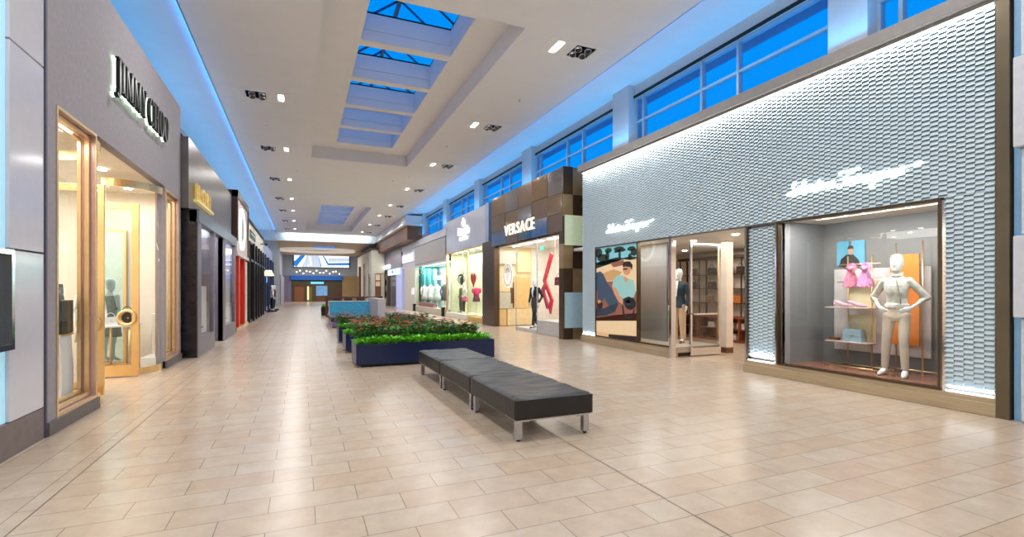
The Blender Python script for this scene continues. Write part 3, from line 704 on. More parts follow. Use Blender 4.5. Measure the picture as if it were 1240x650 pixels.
m.tube([(8.95, 5.85, 2.05), (8.95, 5.15, 2.05)], .012); m.tube([(8.95, 5.88, 1.74), (8.95, 4.75, 1.78)], .008)
m.build('frame', M_gold, rk)
for z in (1.3, .7):
    s_ = MB(); s_.bbox(8.72, 9.0, 5.22, 5.95, z-.02, z, .004); s_.build('shelf', mat('pale pink shelf', (216, 186, 172), .3), rk)
    s_ = MB(); s_.bbox(9.0, 9.02, 5.26, 5.72, z, z+.46, .003); s_.build('back_panel', mat('pale straw panel', (226, 210, 170), .6), rk)
for i, (y, c) in enumerate(((5.62, (236, 120, 150)), (5.38, (228, 140, 190)))):
    m = MB(); n = 14
    for dx in (-.012, .012):
        rows = []
        for zz, wd in ((2.07, .05), (2.0, .1), (1.92, .06), (1.8, .11), (1.68, .13), (1.66, .12)):
            rows.append([(8.93+dx+.018*math.sin(6*k+zz*9), y+wd*(k/n*2-1), zz-(.02*math.cos(k*1.7) if zz < 1.7 else 0)) for k in range(n+1)])
        b0 = len(m.v)
        m.add([p for r in rows for p in r], [(j*(n+1)+k, j*(n+1)+k+1, (j+1)*(n+1)+k+1, (j+1)*(n+1)+k) for j in range(5) for k in range(n)], 0, True)
    m.tube([(8.93, y-.07, 2.0), (8.9, y, 1.97), (8.93, y+.07, 2.0)], [.03, .045, .03], 10)
    o = m.build('silk_scarf', mat('scarf %d' % i, c, .4, var=.55, scale=14, bump=.3)); tag(o, ['knotted pink silk scarf at the window side of the gold rack', 'knotted lilac pink scarf nearer the mannequin on the gold rack'][i], 'scarf')
for i, y in enumerate((5.72, 5.48)):
    t = thing('shoe', ['pale lilac pump on the upper shelf, at its far end', 'pale lilac pump on the upper shelf, nearer the mannequin'][i], 'shoe', (8.85, y, 1.3), math.radians(35))
    m = MB(); m.tube([(0, .13, .1), (0, .08, .085), (0, -.02, .04), (0, -.1, .028), (0, -.15, .015)], [.02, .032, .034, .034, .012], 12); m.build('upper', mat('lilac leather', (200, 170, 190), .35), t, True)
    m = MB(); m.tube([(0, .115, .075), (0, .125, .0)], [.016, .007], 8); m.build('heel', mat('lilac leather', (200, 170, 190), .35), t, True)
handbag('handbag', 'pale blue structured handbag with top handle on lower gold rack shelf', (8.86, 5.53, .7), math.radians(-90), .34, .22, .14, mat('pale blue leather', (150, 178, 192), .45, bump=.15, var=.1), mat('pale blue leather', (150, 178, 192), .45))
t = thing('clutch_bag', 'small brown clutch lying at the end of the lower rack shelf', 'handbag', (8.85, 5.86, .7)); m = MB(); m.bbox(-.05, .05, -.08, .08, 0, .05, .012); m.build('body', M_wood, t, True); m = MB(); m.bbox(-.052, .052, -.06, .06, .03, .055, .005); m.build('flap', M_wood, t, True)
# male mannequin in the doorway window
mannequin('white headed mannequin in dark jacket and tan trousers behind the chrome door post', (9.0, 10.0, .235), math.radians(-75), 'stand', M_mq, top=mat('dark teal jacket', (52, 66, 72), .8, bump=.2), trousers=mat('tan trousers', (214, 184, 152), .8, bump=.15), shirt=mat('white shirt', (235, 238, 240), .7), shoes=M_wood, jacket_len=.88, h=1.03, legw=1.15)
# interior shelving with goods
sh = thing('display_shelving', 'brown framed lit shelving with wooden drawers inside the bright shop entrance', 'shelving', (12.35, 11.2, 0))
m = MB(); m.box(12.55, 12.6, 9.2, 13.6, .75, 2.75); m.build('back_panel', M_int, sh)
m = MB()
for y in (9.2, 10.05, 10.9, 11.75, 12.6, 13.5): m.box(12.2, 12.23, y, y+.03, .78, 2.6); m.box(12.5, 12.55, y, y+.03, .78, 2.6)
m.box(12.18, 12.58, 9.15, 13.6, 2.6, 2.68); m.build('frame', M_dbronze, sh)
for z in (1.2, 1.65, 2.1):
    s_ = MB(); s_.box(12.2, 12.55, 9.2, 13.53, z-.02, z); s_.build('shelf', M_dbronze, sh)
m = MB(); m.box(12.1, 12.58, 9.15, 13.6, .0, .06); m.box(12.1, 12.58, 9.15, 13.6, .72, .78); m.box(12.52, 12.58, 9.15, 13.6, 0.06, .72)
for y in (9.15, 10.05, 10.9, 11.75, 12.6, 13.56): m.box(12.1, 12.58, y, y+.04, .06, .72)
m.box(12.12, 12.55, 9.2, 13.58, .38, .4); cabm = mat('red brown drawer wood', (134, 74, 46), .35, var=.2, stretch=(1, 6, 1)); m.build('cabinet', cabm, sh)
goods = [(11.05, 2.1, (60, 40, 34)), (11.5, 2.1, (96, 70, 60)), (12.2, 2.1, (40, 40, 46)), (13.0, 2.1, (110, 80, 70)), (11.15, 1.2, (206, 120, 60)), (11.55, 1.65, (214, 170, 130)), (12.2, 1.65, (80, 60, 60)), (13.0, 1.65, (60, 70, 90)), (12.3, 1.2, (150, 110, 90)), (10.5, 1.65, (120, 40, 40)), (10.4, 2.1, (50, 40, 40))]
for i, (y, z, c) in enumerate(goods):
    wh = ['dark brown', 'taupe', 'black', 'brown'][i] if i < 4 else ['orange', 'beige', 'plum brown', 'slate blue', 'camel', 'dark red', 'near black'][i-4]
    handbag('handbag', '%s small handbag on the lit shelving inside the bright entrance, %s shelf' % (wh, {2.1: 'top', 1.65: 'middle', 1.2: 'bottom'}[z]), (12.36, y, z), math.radians(-90), .3, .22, .14, mat('bag %d' % i, c, .45), mat('bag %d' % i, c, .45), group='handbags on the lit shelving')
for i, (y, z) in enumerate(((10.95, .4), (11.4, .4), (11.25, .06), (12.1, .4))):
    m = MB()
    for k in range(3): m.bbox(12.2, 12.5, y-.15+.01*k, y+.15-.01*k, z+.001+.06*k, z+.058+.06*k, .02)
    o = m.build('folded_sweater', mat('folded knit', (226, 214, 206), .9)); tag(o, 'folded pale knitwear lying in the open brown cabinet', 'clothes', 'folded knitwear in the cabinet')

# ------------------------------------------------------------------ bronze storefront with capital letter sign (right, middle)
XV = 7.75
SV = thing('storefront', 'bronze checker panelled storefront with lit capital letter sign and medallion', 'shop front', (XV, 17, 0))
mb = MB(); ys = [13.95, 15.0, 16.25, 17.5, 18.8, 20.4]
zs = [3.5, 4.1, 4.75, 5.6]
for i in range(5):
    for j in range(3):
        d = .012*((i+j) % 2)
        mb.bbox(XV-d, XV+.12, ys[i]+.004, ys[i+1]-.004, zs[j]+.004+(.05 if (i+j) % 3 == 0 and j else 0), zs[j+1]-.004+(.05 if (i+j+1) % 3 == 0 and j < 2 else 0), .006, (i*2+j) % 3)
wavy = mat('wavy polished bronze', (172, 150, 128), .09, .95, var=.12, scale=.8, bump=.9, bscale=1.3)
mb.build('fascia_panel', [mat('brown bronze panel', (128, 104, 82), .3, .75, var=.06, scale=2), wavy, mat('steel bronze panel', (152, 150, 156), .14, .9, var=.1, scale=1, bump=.7, bscale=1.6)], SV)
mb = MB(); mb.box(XV+.12, XV+.2, 13.95, 20.4, 3.45, 5.6); mb.box(XV+.05, 8.7, 13.97, 20.35, 5.55, 5.6); mb.box(XV, XV+.25, 20.05, 20.4, 0, 3.5); mb.box(XV+.02, XV+.2, 13.95, 14.2, 0, 3.5)
mb.build('frame', M_dbronze, SV)
mb = MB(); zz = [0, .42, 1.5, 2.3, 3.1, 4.0, 4.7, 5.6]
for j in range(7):
    if j in (1, 4): continue
    mb.bbox(XV+.01, XV+.36, 13.9, 14.2, zz[j]+.003, zz[j+1]-.003, .004, 0 if j % 2 else 1); mb.bbox(XV+.37, XV+.95, 13.9+(.02 if j % 2 else .05), 14.2, zz[j]+.003, zz[j+1]-.003, .004, 1 if j % 2 else 0)
mb.box(XV+.01, XV+.36, 13.9, 14.2, .42, 1.5, 1); mb.box(XV+.01, XV+.36, 13.9, 14.2, 3.1, 4.0, 1)
mb.build('side_panel', [M_bronze, M_dbronze], SV)
lsp = [mat('pale blue bronze panel', (150, 178, 190), .3, .3, emit=.2), mat('pale green panel', (190, 204, 172), .35, .2, emit=.35)]
for j, m_ in ((1, 0), (4, 1)): MB().bbox(XV+.05, XV+.95, 13.86, 14.0, zz[j]-.05, zz[j+1]+.02, .004).build('lit_side_panel', lsp[m_], SV)
g = MB(); g.add([(XV+.1, 14.2, .04), (XV+.1, 20.05, .04), (XV+.1, 20.05, 3.48), (XV+.1, 14.2, 3.48)], [(0, 1, 2, 3)])
g.build('glass', M_glass, SV)
mb = MB()
for y in (16.0, 17.9): mb.box(XV+.085, XV+.115, y-.008, y+.008, .04, 3.48)
mb.build('glass_joint', M_steel, SV)
Mv = mat('warm shop wall', (240, 220, 176), .5, var=.03); Mvw = mat('shop white wall', (240, 236, 230), .55)
mb = MB(); mb.box(10.6, 10.7, 14.1, 18.2, 0, 3.6, 1); mb.box(10.6, 10.7, 18.2, 20.42, 0, 3.6, 1); mb.box(XV+.2, 10.6, 14.2, 14.28, 0, 3.6, 1); mb.box(8.0, 9.7, 20.36, 20.42, 0, 3.6, 0); mb.box(9.7, 10.6, 20.36, 20.42, 0, 3.6, 1)
mb.build('interior_wall', [Mv, Mvw], SV)
mb = MB(); mb.box(XV+.15, 10.6, 14.2, 20.45, 3.52, 3.6); mb.build('interior_ceiling', M_white, SV)
mb = MB()
for i in range(5): mb.box(8.5, 8.62, 14.7+i*1.1, 15.4+i*1.1, 3.49, 3.525)
mb.build('ceiling_lamp', M_lamp, SV)
area('shop_light', (8.9, 17.2, 3.47), 5.5, 140, WARM, (0, 0, PI/2), 1.6)
# gold blocks inside, left side
for i, (x0, x1, z0, z1, m_) in enumerate([(8.02, 8.42, .02, .75, 0), (8.02, 8.75, .77, 1.5, 1), (8.45, 9.6, .02, .75, 2), (8.78, 9.6, .77, 2.2, 0), (8.02, 8.6, 1.52, 2.4, 2), (8.02, 8.9, 2.75, 3.35, 1), (8.95, 9.6, 2.4, 3.35, 2)]):
    b_ = MB(); b_.bbox(x0, x1, 20.26-.02*(i % 3), 20.37, z0, z1, .01); b_.build('wall_block', [mat('gold beige block', (232, 196, 132), .4), mat('pale grey gold block', (206, 204, 184), .35), mat('light straw block', (240, 218, 170), .4)][m_], SV)
b_ = MB(); b_.bbox(8.62, 8.76, 20.18, 20.32, 1.0, 1.7, .01); b_.build('niche', M_wood, SV)
hd = MB(); hd.tube([(XV+.05, 18.05, .9), (XV+.05, 18.05, 1.9)], .025, 8); hd.build('door_handle', M_dbronze, SV)
# platform
o = MB().bbox(8.0, 8.95, 14.3, 18.3, 0, .12, .01).build('display_platform', mat('pale grey platform', (206, 204, 204), .4)); tag(o, 'low pale grey platform under the mannequin in black trouser suit', 'platform')
o = MB().bbox(8.0, 8.95, 14.3, 16.3, .121, .5, .01).build('display_plinth', mat('pale grey platform', (206, 204, 204), .4)); tag(o, 'taller pale grey block behind the bronze corner, stacked on the low platform', 'platform')
mannequin('white headed mannequin in slim black suit behind the bronze framed shop window', (8.35, 17.2, .12), math.radians(-70), 'walk', M_mq, top=mat('black suit', (18, 18, 20), .7), trousers=mat('black suit', (18, 18, 20), .7), shirt=mat('white shirt', (235, 238, 240), .7), shoes=M_black, jacket_len=.86, voxel=.012, h=1.04)
# chevron, bag, shelf
ch = thing('window_chevron', 'big red arrow shaped panel hanging behind the mannequin in black suit', 'decoration', (8.85, 17.2, .5))
F = FR(8.85, 17.55, .55)
m = MB(); red = mat('red lacquer', (216, 44, 66), .3)
m.prism([(.75, 2.5), (.95, 2.4), (.35, 1.42), (.95, .66), (.75, .12), (.58, .38), (.74, .66), (.12, 1.42)], F, 0, .06)
m.build('panel', red, ch)
m = MB(); m.prism([(.3, 1.35), (.0, 1.05), (.5, .3), (.6, .5), (.25, 1.02), (.48, 1.2)], F, .02, .08); m.build('inner_panel', mat('pink lacquer', (206, 70, 96), .3), ch)
m = MB(); m.tube([(8.82, 16.72, 3.05), (8.82, 16.72, 3.52)], .004, 5); m.build('wire', M_steel, ch)
for i, (y, z, lab) in enumerate(((15.75, 1.78, 'dark red handbag on the upper hanging glass shelf beside red arrow panel'), (15.05, .9, 'dark red handbag half hidden by bronze corner, lower hanging glass shelf'))):
    s_ = thing('hanging_shelf', ['upper', 'lower'][i]+' hanging glass shelf carrying a dark red handbag', 'shelf', (8.6, y, z-.02))
    m = MB(); m.box(8.45, 8.75, y-.3, y+.3, z-.02, z-.005); m.build('shelf_board', mat('frosted glass shelf', (220, 228, 226), .2), s_)
    m = MB()
    for dy in (-.28, .28): m.tube([(8.6, y+dy, z-.02), (8.6, y+dy, 3.52)], .004, 5)
    m.build('wire', M_steel, s_)
    handbag('handbag', lab, (8.6, y, z), -PI/2, .42, .28, .16, mat('oxblood leather', (120, 30, 46), .35), mat('oxblood leather', (120, 30, 46), .35), group=None)
# medallion on glass
md = thing('window_medallion', 'white round medallion with a head emblem on the shop glass', 'sign', (XV+.06, 18.7, 1.7))
F = FR(XV+.09, 18.7, 2.21)
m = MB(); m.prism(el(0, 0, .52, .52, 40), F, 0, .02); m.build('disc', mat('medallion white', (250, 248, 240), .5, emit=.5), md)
m = MB(); mm_ = mat('medallion line', (176, 158, 120), .4)
m.ring(el(0, 0, .46, .46, 40), el(0, 0, .43, .43, 40), F, .02, .026)
for k in range(24):
    a = 2*PI*k/24; m.prism([(.36*math.cos(a), .36*math.sin(a)), (.4*math.cos(a+.08), .4*math.sin(a+.08)), (.42*math.cos(a), .42*math.sin(a)), (.4*math.cos(a-.08), .4*math.sin(a-.08))], F, .02, .026)
m.ring(el(0, -.02, .15, .2, 24), el(0, -.02, .135, .185, 24), F, .02, .027)
for s in (-1, 1):
    m.prism(el(s*.06, .03, .03, .012, 10), F, .02, .027)
    for k in range(5):
        a0 = .4+k*.5; m.tube([F(s*.14*math.cos(a0), .02+.19*math.sin(a0), .024), F(s*.2*math.cos(a0+.2), .02+.25*math.sin(a0+.2), .024), F(s*.25*math.cos(a0), .02+.3*math.sin(a0-.1), .024), F(s*.3*math.cos(a0+.15), .02+.32*math.sin(a0+.1), .024)], .012, 5)
m.prism([(-.015, 0), (.015, 0), (.025, -.09), (-.025, -.09)], F, .02, .027); m.prism(el(0, -.13, .05, .015, 12), F, .02, .027)
m.build('emblem', mm_, md)
es = MB(); es.box(8.9, 8.95, 17.6, 17.85, 3.2, 3.36); o = es.build('exit_sign', mat('green sign', (30, 150, 140), .5, emit=.8)); tag(o, 'small green lit sign hanging in the bronze framed shop', 'sign'); 
o['label'] = 'small green lit sign under the ceiling of the bronze framed shop'
sg = thing('store_sign', 'white lit capital letters on the bronze checker fascia', 'sign', (XV, 17, 3.7))
xx = 0
for i, c in enumerate('VERSACE'):
    m = MB(); w = text(m, c, FR(XV-.015, 18.8-xx, 3.82), .44, 1.06, 0, .03, .006); m.build('letter', emit_mat('letter cream', (255, 250, 225), 1.1), sg); xx += w+.075

# ------------------------------------------------------------------ silver fascia storefront with eye and heart window (right)
SK = thing('storefront', 'pale silver storefront with a cream window of eye and heart decorations', 'shop front', (XR, 25, 0))
mb = MB()
facade_x(mb, XR, XR+.3, 21.75, 28.85, 3.8, 5.66); mb.build('fascia', mat('pale silver fascia', (196, 196, 206), .28, .35, var=.06, scale=1.5, bump=.06, bscale=2), SK)
mb = MB(); mb.box(XR-.25, XR+.35, 20.45, 21.72, 0, 3.8); mb.box(XR-.1, XR+.35, 21.3, 21.75, 3.8, 5.66, 1); mb.build('side_pier', [M_dbronze, mat('blue grey pier', (140, 160, 190), .4)], SK)
mb = MB(); mb.box(XR-.02, XR+.2, 21.75, 28.85, 3.74, 3.8); mb.box(XR-.03, XR+.1, 28.7, 28.85, 0, 3.8); mb.box(XR+.02, XR+.06, 24.78, 24.84, .2, 3.74); mb.build('trim', M_gold, SK)
mb = MB(); mb.bbox(XR-.05, XR+.3, 24.8, 28.85, 0, .28, .01); mb.build('plinth', mat('white plinth', (226, 220, 208), .5), SK)
mb = MB(); mb.bbox(XR+.0, XR+.3, 22.4, 24.7, 0, .22, .01); mb.bbox(XR-.08, XR+.2, 21.8, 22.35, 0, .35, .01); mb.build('gold_base', mat('gold base', (222, 176, 84), .35, .6), SK)
g = MB(); g.add([(XR+.04, 21.8, .25), (XR+.04, 28.7, .25), (XR+.04, 28.7, 3.75), (XR+.04, 21.8, 3.75)], [(0, 1, 2, 3)]); g.build('glass', M_green, SK)
Mk = mat('pale yellow window wall', (244, 240, 214), .6, var=.02)
mb = MB(); mb.box(9.3, 9.4, 21.7, 28.92, 0, 3.9); mb.box(XR+.3, 9.3, 28.85, 28.92, 0, 3.9); mb.box(XR+.2, 9.3, 21.7, 21.76, 0, 3.9); mb.build('interior_wall', Mk, SK)
mb = MB(); mb.box(XR+.2, 9.4, 21.75, 28.9, 3.8, 3.9); mb.build('interior_ceiling', M_white, SK)
mb = MB()
for i in range(7): mb.cyl(8.5, 22.3+i, 3.76, 3.8, .1)
mb.build('ceiling_lamp', M_lamp, SK)
mb = MB(); mb.box(XR+.3, 9.3, 21.76, 28.85, .0, .26); mb.build('display_floor', M_cream, SK)
area('shop_light', (8.7, 25.3, 3.72), 6, 220, (1, .985, .93), (0, 0, PI/2), .8)
ey = thing('window_decoration', 'large black eye with long lashes in the cream shop window', 'decoration', (8.6, 27.4, .26))
F = FR(8.6, 28.4, 1.95); blk = mat('black cutout', (20, 18, 22), .5); wht = mat('white cutout', (245, 244, 240), .5)
m = MB(); m.prism([(.1, .2), (.5, .42), (1.1, .45), (1.7, .2), (1.1, -.05), (.5, -.02)], F, 0, .02); m.build('eye_white', wht, ey)
m = MB(); m.prism(el(1.0, .2, .32, .27, 24), F, .02, .03); m.build('pupil', blk, ey)
m = MB(); m.prism([(0, .2), (.5, .45), (1.1, .48), (1.8, .2), (1.1, .58), (.5, .56)], F, .02, .04)
for x_, y_, dx, dy in ((.15, .3, -.35, .1), (.4, .45, -.3, .25), (.7, .55, -.2, .32), (1.0, .56, -.08, .36), (1.3, .52, .08, .32), (.05, .2, -.4, -.02)):
    m.prism([(x_-.04, y_), (x_+.05, y_+.02), (x_+dx, y_+dy)], F, .02, .04)
m.build('lashes', blk, ey)
m = MB(); m.tube([(8.6, 27.3, 2.4), (8.6, 27.3, 3.8)], .005, 5); m.build('wire', M_steel, ey)
ht = thing('heart_decoration', 'red heart hanging in the right part of the cream shop window', 'decoration', (8.6, 25.2, 1.9))
F = FR(8.6, 25.3, 2.2)
hp = [(.42*(16*math.sin(t)**3)/16, .42*(13*math.cos(t)-5*math.cos(2*t)-2*math.cos(3*t)-math.cos(4*t))/16) for t in [2*PI*k/30 for k in range(30)]]
m = MB(); m.prism(hp, F, 0, .06); m.build('heart', mat('heart red', (226, 40, 44), .4), ht)
m = MB(); m.tube([(8.57, 25.3, 2.3), (8.57, 25.3, 3.8)], .004, 5); m.build('wire', M_steel, ht)
mannequin('mannequin in olive coat and dark trousers under the big black eye', (8.75, 28.05, .26), math.radians(-80), 'stand', M_mq, top=mat('olive coat', (128, 112, 66), .8), trousers=mat('olive trousers', (78, 74, 50), .8), voxel=.014, h=.95, shoes=M_black)
mannequin('mannequin in white top, pink skirt and black leggings under the big black eye', (8.6, 27.0, .26), math.radians(-90), 'hips', M_mq, top=mat('white floral top', (232, 226, 236), .8, var=.2, scale=30), trousers=M_black, dress=None, voxel=.014, h=.95, jacket_len=1.0)
pk = MB(); torso(pk, [(.95, .24, .2, 0, 0), (1.08, .21, .16, 0, 0), (1.2, .17, .13, 0, 0)]); 
pk.v = [(8.6+p[1]*.95, 27.0+p[0]*.95, .26+p[2]*.95-.2) for p in pk.v]
o = pk.build('skirt', mat('pink skirt', (236, 96, 150), .7)); tag(o, 'short pink skirt worn by the mannequin with black leggings', 'clothes')
bs = thing('dress_form', 'pink and plum garments on a stand below the red heart', 'mannequin', (8.6, 24.9, .26))
m = MB(); torso(m, [(.72, .2, .16, 0, 0), (.86, .19, .15, 0, 0), (1.04, .14, .11, 0, 0)]); m.build('plum_skirt', mat('plum skirt', (110, 40, 76), .7), bs, True)
m = MB(); torso(m, [(1.02, .15, .12, 0, 0), (1.2, .17, .12, 0, 0), (1.38, .19, .12, 0, 0), (1.46, .1, .08, 0, 0)]); m.ball((.2, -.02, 1.3), (.07, .07, .14)); m.ball((-.2, -.02, 1.3), (.07, .07, .14)); m.build('pink_top', mat('pink top', (226, 60, 124), .7), bs, True)
m = MB(); m.cyl(0, 0, 0, .03, .18); m.cyl(0, 0, .03, .75, .02); m.build('stand', M_gold, bs, True)
sg = thing('store_sign', 'white lit lower case letters with spade emblem on silver fascia', 'sign', (XR, 25.4, 4.2))
m = MB(); text(m, 'kate spade', FR(XR-.02, 25.4, 4.62), .42, .72, 0, .05, .02, center=True); m.build('lettering', M_sign, sg)
m = MB(); text(m, 'NEW YORK', FR(XR-.02, 25.4, 4.3), .17, 1.0, 0, .04, .012, center=True); m.build('lettering', M_sign, sg)
m = MB(); F = FR(XR-.02, 25.4, 5.22); m.prism([(0, .26), (.12, .08), (.16, -.04), (.1, -.11), (.02, -.06), (.06, -.2), (-.06, -.2), (-.02, -.06), (-.1, -.11), (-.16, -.04), (-.12, .08)], F, 0, .05); m.build('emblem', M_sign, sg)

# ------------------------------------------------------------------ teal window storefront with grey panel (right, farther)
ST = thing('storefront', 'storefront with wide grey fascia panel over a teal lit window', 'shop front', (XR, 33, 0))
mb = MB(); mb.box(XR, XR+.3, 29.0, 43.2, 4.9, 5.35); mb.box(XR+.02, XR+.3, 29.0, 37.8, 3.35, 3.5); mb.box(XR+.03, XR+.3, 37.8, 43.0, 3.4, 4.9); mb.build('fascia', mat('silver white fascia', (214, 212, 212), .35, .25), ST)
mb = MB(); mb.bbox(XR-.04, XR+.3, 29.05, 37.7, 3.5, 4.85, .015); mb.build('fascia_panel', mat('warm grey fascia panel', (176, 168, 160), .35, .3), ST)
mb = MB(); mb.box(XR+.0, XR+.4, 37.7, 42.0, 0, 3.4); mb.build('pier', mat('cream pier', (226, 218, 200), .6), ST)
mb = MB(); mb.bbox(XR-.05, XR+.3, 29.0, 37.7, 0, .4, .01); mb.build('plinth', mat('grey beige plinth', (196, 186, 170), .5), ST)
for y in (29.1, 37.4):
    mb = MB(); mb.bbox(XR-.2, XR+.0, y, y+.25, .0, .55, .01); mb.build('bollard', M_black, ST)
g = MB(); g.add([(XR+.05, 29.0, .4), (XR+.05, 37.7, .4), (XR+.05, 37.7, 3.4), (XR+.05, 29.0, 3.4)], [(0, 1, 2, 3)]); g.build('glass', M_green, ST)
mb = MB(); mb.box(9.9, 10, 29, 37.8, 0, 3.5, 0); mb.box(XR+.3, 9.9, 37.7, 37.8, 0, 3.5, 1); mb.box(XR+.3, 9.9, 28.96, 29.0, 0, 3.5, 0); mb.build('interior_wall', [mat('pale aqua wall', (232, 238, 240), .6), mat('teal wall', (90, 172, 172), .5)], ST)
mb = MB(); mb.box(XR+.2, 9.9, 29, 37.7, 3.4, 3.5); mb.build('interior_ceiling', M_white, ST)
mb = MB()
for i in range(8): mb.cyl(8.5, 29.6+i*1.05, 3.36, 3.4, .12)
mb.build('ceiling_lamp', M_lamp, ST)
area('shop_light', (8.9, 33.4, 3.33), 8, 400, (.97, 1, 1), (0, 0, PI/2), 1.0)
tcols = [((96, 186, 186), 37.2, 8.55, 3.0), ((110, 190, 196), 37.2, 9.0, 3.0), ((190, 222, 224), 37.1, 9.45, 2.9)]
for i, (c, y, xq, z1) in enumerate(tcols):
    m = MB(); n = 20
    m.loft([[(xq+.05*math.sin(k*1.9), y-.4+.8*k/n, z) for k in range(n+1)]+[(xq+.03+.05*math.sin(k*1.9), y-.4+.8*k/n, z) for k in range(n, -1, -1)] for z in (.42, 1.7, 3.2)])
    o = m.build('fabric_panel', mat('teal fabric %d' % i, c, .7)); tag(o, ['outermost deep teal fabric hanging in the teal window', 'lighter teal fabric hanging in the teal window', 'pale aqua fabric hanging in the teal window'][i], 'curtain')
gcol = [(226, 210, 214), (210, 160, 168), (236, 236, 240), (190, 200, 214), (226, 226, 226), (60, 66, 70)]
for i, y in enumerate((36.3, 35.4, 34.5, 33.6, 32.7, 31.8)):
    t = thing('dress_form', 'headless display form in %s clothes in the teal lit window' % ['blush', 'rose', 'white', 'pale blue', 'off white', 'charcoal'][i], 'mannequin', (8.45+.3*(i % 2), y, .4), 0, None)
    m = MB(); torso(m, [(.5, .26, .2, 0, 0), (.8, .2, .15, 0, 0), (1.05, .15, .11, 0, 0), (1.3, .19, .12, 0, 0), (1.45, .17, .1, 0, 0), (1.5, .06, .06, 0, 0), (1.58, .05, .05, 0, 0)])
    m.tube([(.2, 0, 1.42), (.27, .02, 1.1), (.24, -.06, .85)], [.055, .05, .04], 8); m.tube([(-.2, 0, 1.42), (-.27, .02, 1.1), (-.24, -.06, .85)], [.055, .05, .04], 8)
    m.build('garment', mat('garment %d' % i, gcol[i], .7, var=.3, scale=12), t, True)
    m = MB(); m.cyl(0, 0, 0, .03, .2); m.cyl(0, 0, .03, .55, .025); m.build('stand', M_chrome, t, True)
hg = MB(); hg.box(9.2, 9.26, 32.4, 36.6, 2.35, 2.65); o = hg.build('lit_header', mat('pale lit header', (190, 225, 240), .5, emit=.6)); tag(o, 'pale blue lit band above the display forms in teal window', 'sign')
m = MB(); m.bbox(8.15, 8.3, 32.5, 36.8, .4, .7, .02); o = m.build('display_table', mat('rose display', (196, 110, 120), .6)); tag(o, 'low rose display block at the foot of the teal window', 'platform')
m = MB(); m.box(7.98, 8.05, 37.95, 38.75, 1.25, 1.75); o = m.build('notice_plaque', mat('white plaque', (240, 246, 246), .5, emit=.4)); tag(o, 'small white plaque on the cream pier beside teal window', 'sign')
sg = thing('store_sign', 'white lit sign panel with small letters above the cream pier', 'sign', (XR, 40.3, 3.9))
m = MB(); m.bbox(XR-.06, XR+.02, 38.1, 42.8, 3.85, 4.55, .01); m.build('panel', mat('pale lit panel', (236, 240, 255), .5, emit=.35), sg)
m = MB(); text(m, 'MICHAEL KORS', FR(XR-.06, 40.45, 4.02), .38, .9, 0, .05, .02, center=True); m.build('lettering', M_sign, sg)

# ------------------------------------------------------------------ marble mosaic storefront and brown bulkhead
SM = thing('storefront', 'far storefront with purple grey mosaic fascia and dark blue glass door', 'shop front', (XR, 48, 0))
mos = mat('purple grey mosaic', (142, 132, 150), .3, var=.35, scale=6)
mb = MB(); mb.box(XR-.05, XR+.3, 43.2, 54, 3.6, 5.95); mb.build('fascia', mos, SM)
mb = MB(); mb.box(XR, XR+.3, 43.2, 46.0, 0, 3.6, 0); mb.build('lit_panel', [mat('lavender lit panel', (190, 195, 240), .5, emit=.35)], SM)
mb = MB(); mb.box(XR+.1, XR+.2, 44.5, 50.5, 0, 2.9); mb.build('door', mat('dark blue door glass', (84, 112, 134), .15, .2), SM)
mb = MB(); mb.bbox(XR-.05, XR+.25, 50.5, 51.2, 0, 3.5, .02); mb.box(XR+.05, XR+.22, 45.6, 45.9, 0, 3.0); mb.build('door_post', mat('red brown post', (110, 72, 52), .4), SM)
mb = MB(); mb.box(XR+.1, XR+.3, 51.2, 54, 0, 3.6); mb.build('side_wall', mat('pale olive wall', (176, 176, 140), .6), SM)
mb = MB()
for k in range(5): mb.prism(el(.3+.1*(k % 2), .55+k*.6, .35, .28, 16), FR(XR+.1, 52.9, 0), 0, .02, k % 2)
mb.build('window_graphic', [wht, blk], SM)
mb = MB(); mb.bbox(XR-.2, XR, 44.0, 49.5, 3.0, 3.55, .02); o = mb.build('lit_box_sign', mat('pale blue lit box', (200, 236, 255), .5, emit=1.0)); tag(o, 'pale blue lit box sign over the far dark blue glass door', 'sign')
mb = MB(); text(mb, 'CAFE', FR(XR-.2, 47, 3.15), .25, 1., 0, .02, center=True) if 0 else mb.prism([(0, 0), (.5, 0), (.6, .25), (-.1, .25)], FR(XR-.2, 47, 3.15), 0, .02)
q = mb.build('emblem', mat('sign blue mark', (90, 150, 190), .5), o); q.location = -o.location
mb = MB(); mb.box(XR-.12, XR-.05, 49, 53, 3.75, 4.1); o = mb.build('lit_strip_sign', M_sign); tag(o, 'white lit strip sign low on the purple grey mosaic fascia', 'sign')
bk = MB(); bk.box(7.3, 8.65, 37.0, 53.0, 5.4, 6.45); o = bk.build('trim_bulkhead', mat('brown bulkhead', (112, 82, 62), .6)); o['kind'] = 'structure'; o['label'] = 'brown ceiling bulkhead above the far right shops'; o['category'] = 'trim'
bk = MB(); bk.bbox(7.0, 8.6, 36.8, 53.0, 6.45, 6.62, .02); bk.bbox(7.15, 8.6, 36.9, 53, 6.62, 7.2, .02); o = bk.build('trim_cornice', M_white); o['kind'] = 'structure'; o['label'] = 'white cornice above the brown bulkhead'; o['category'] = 'trim'

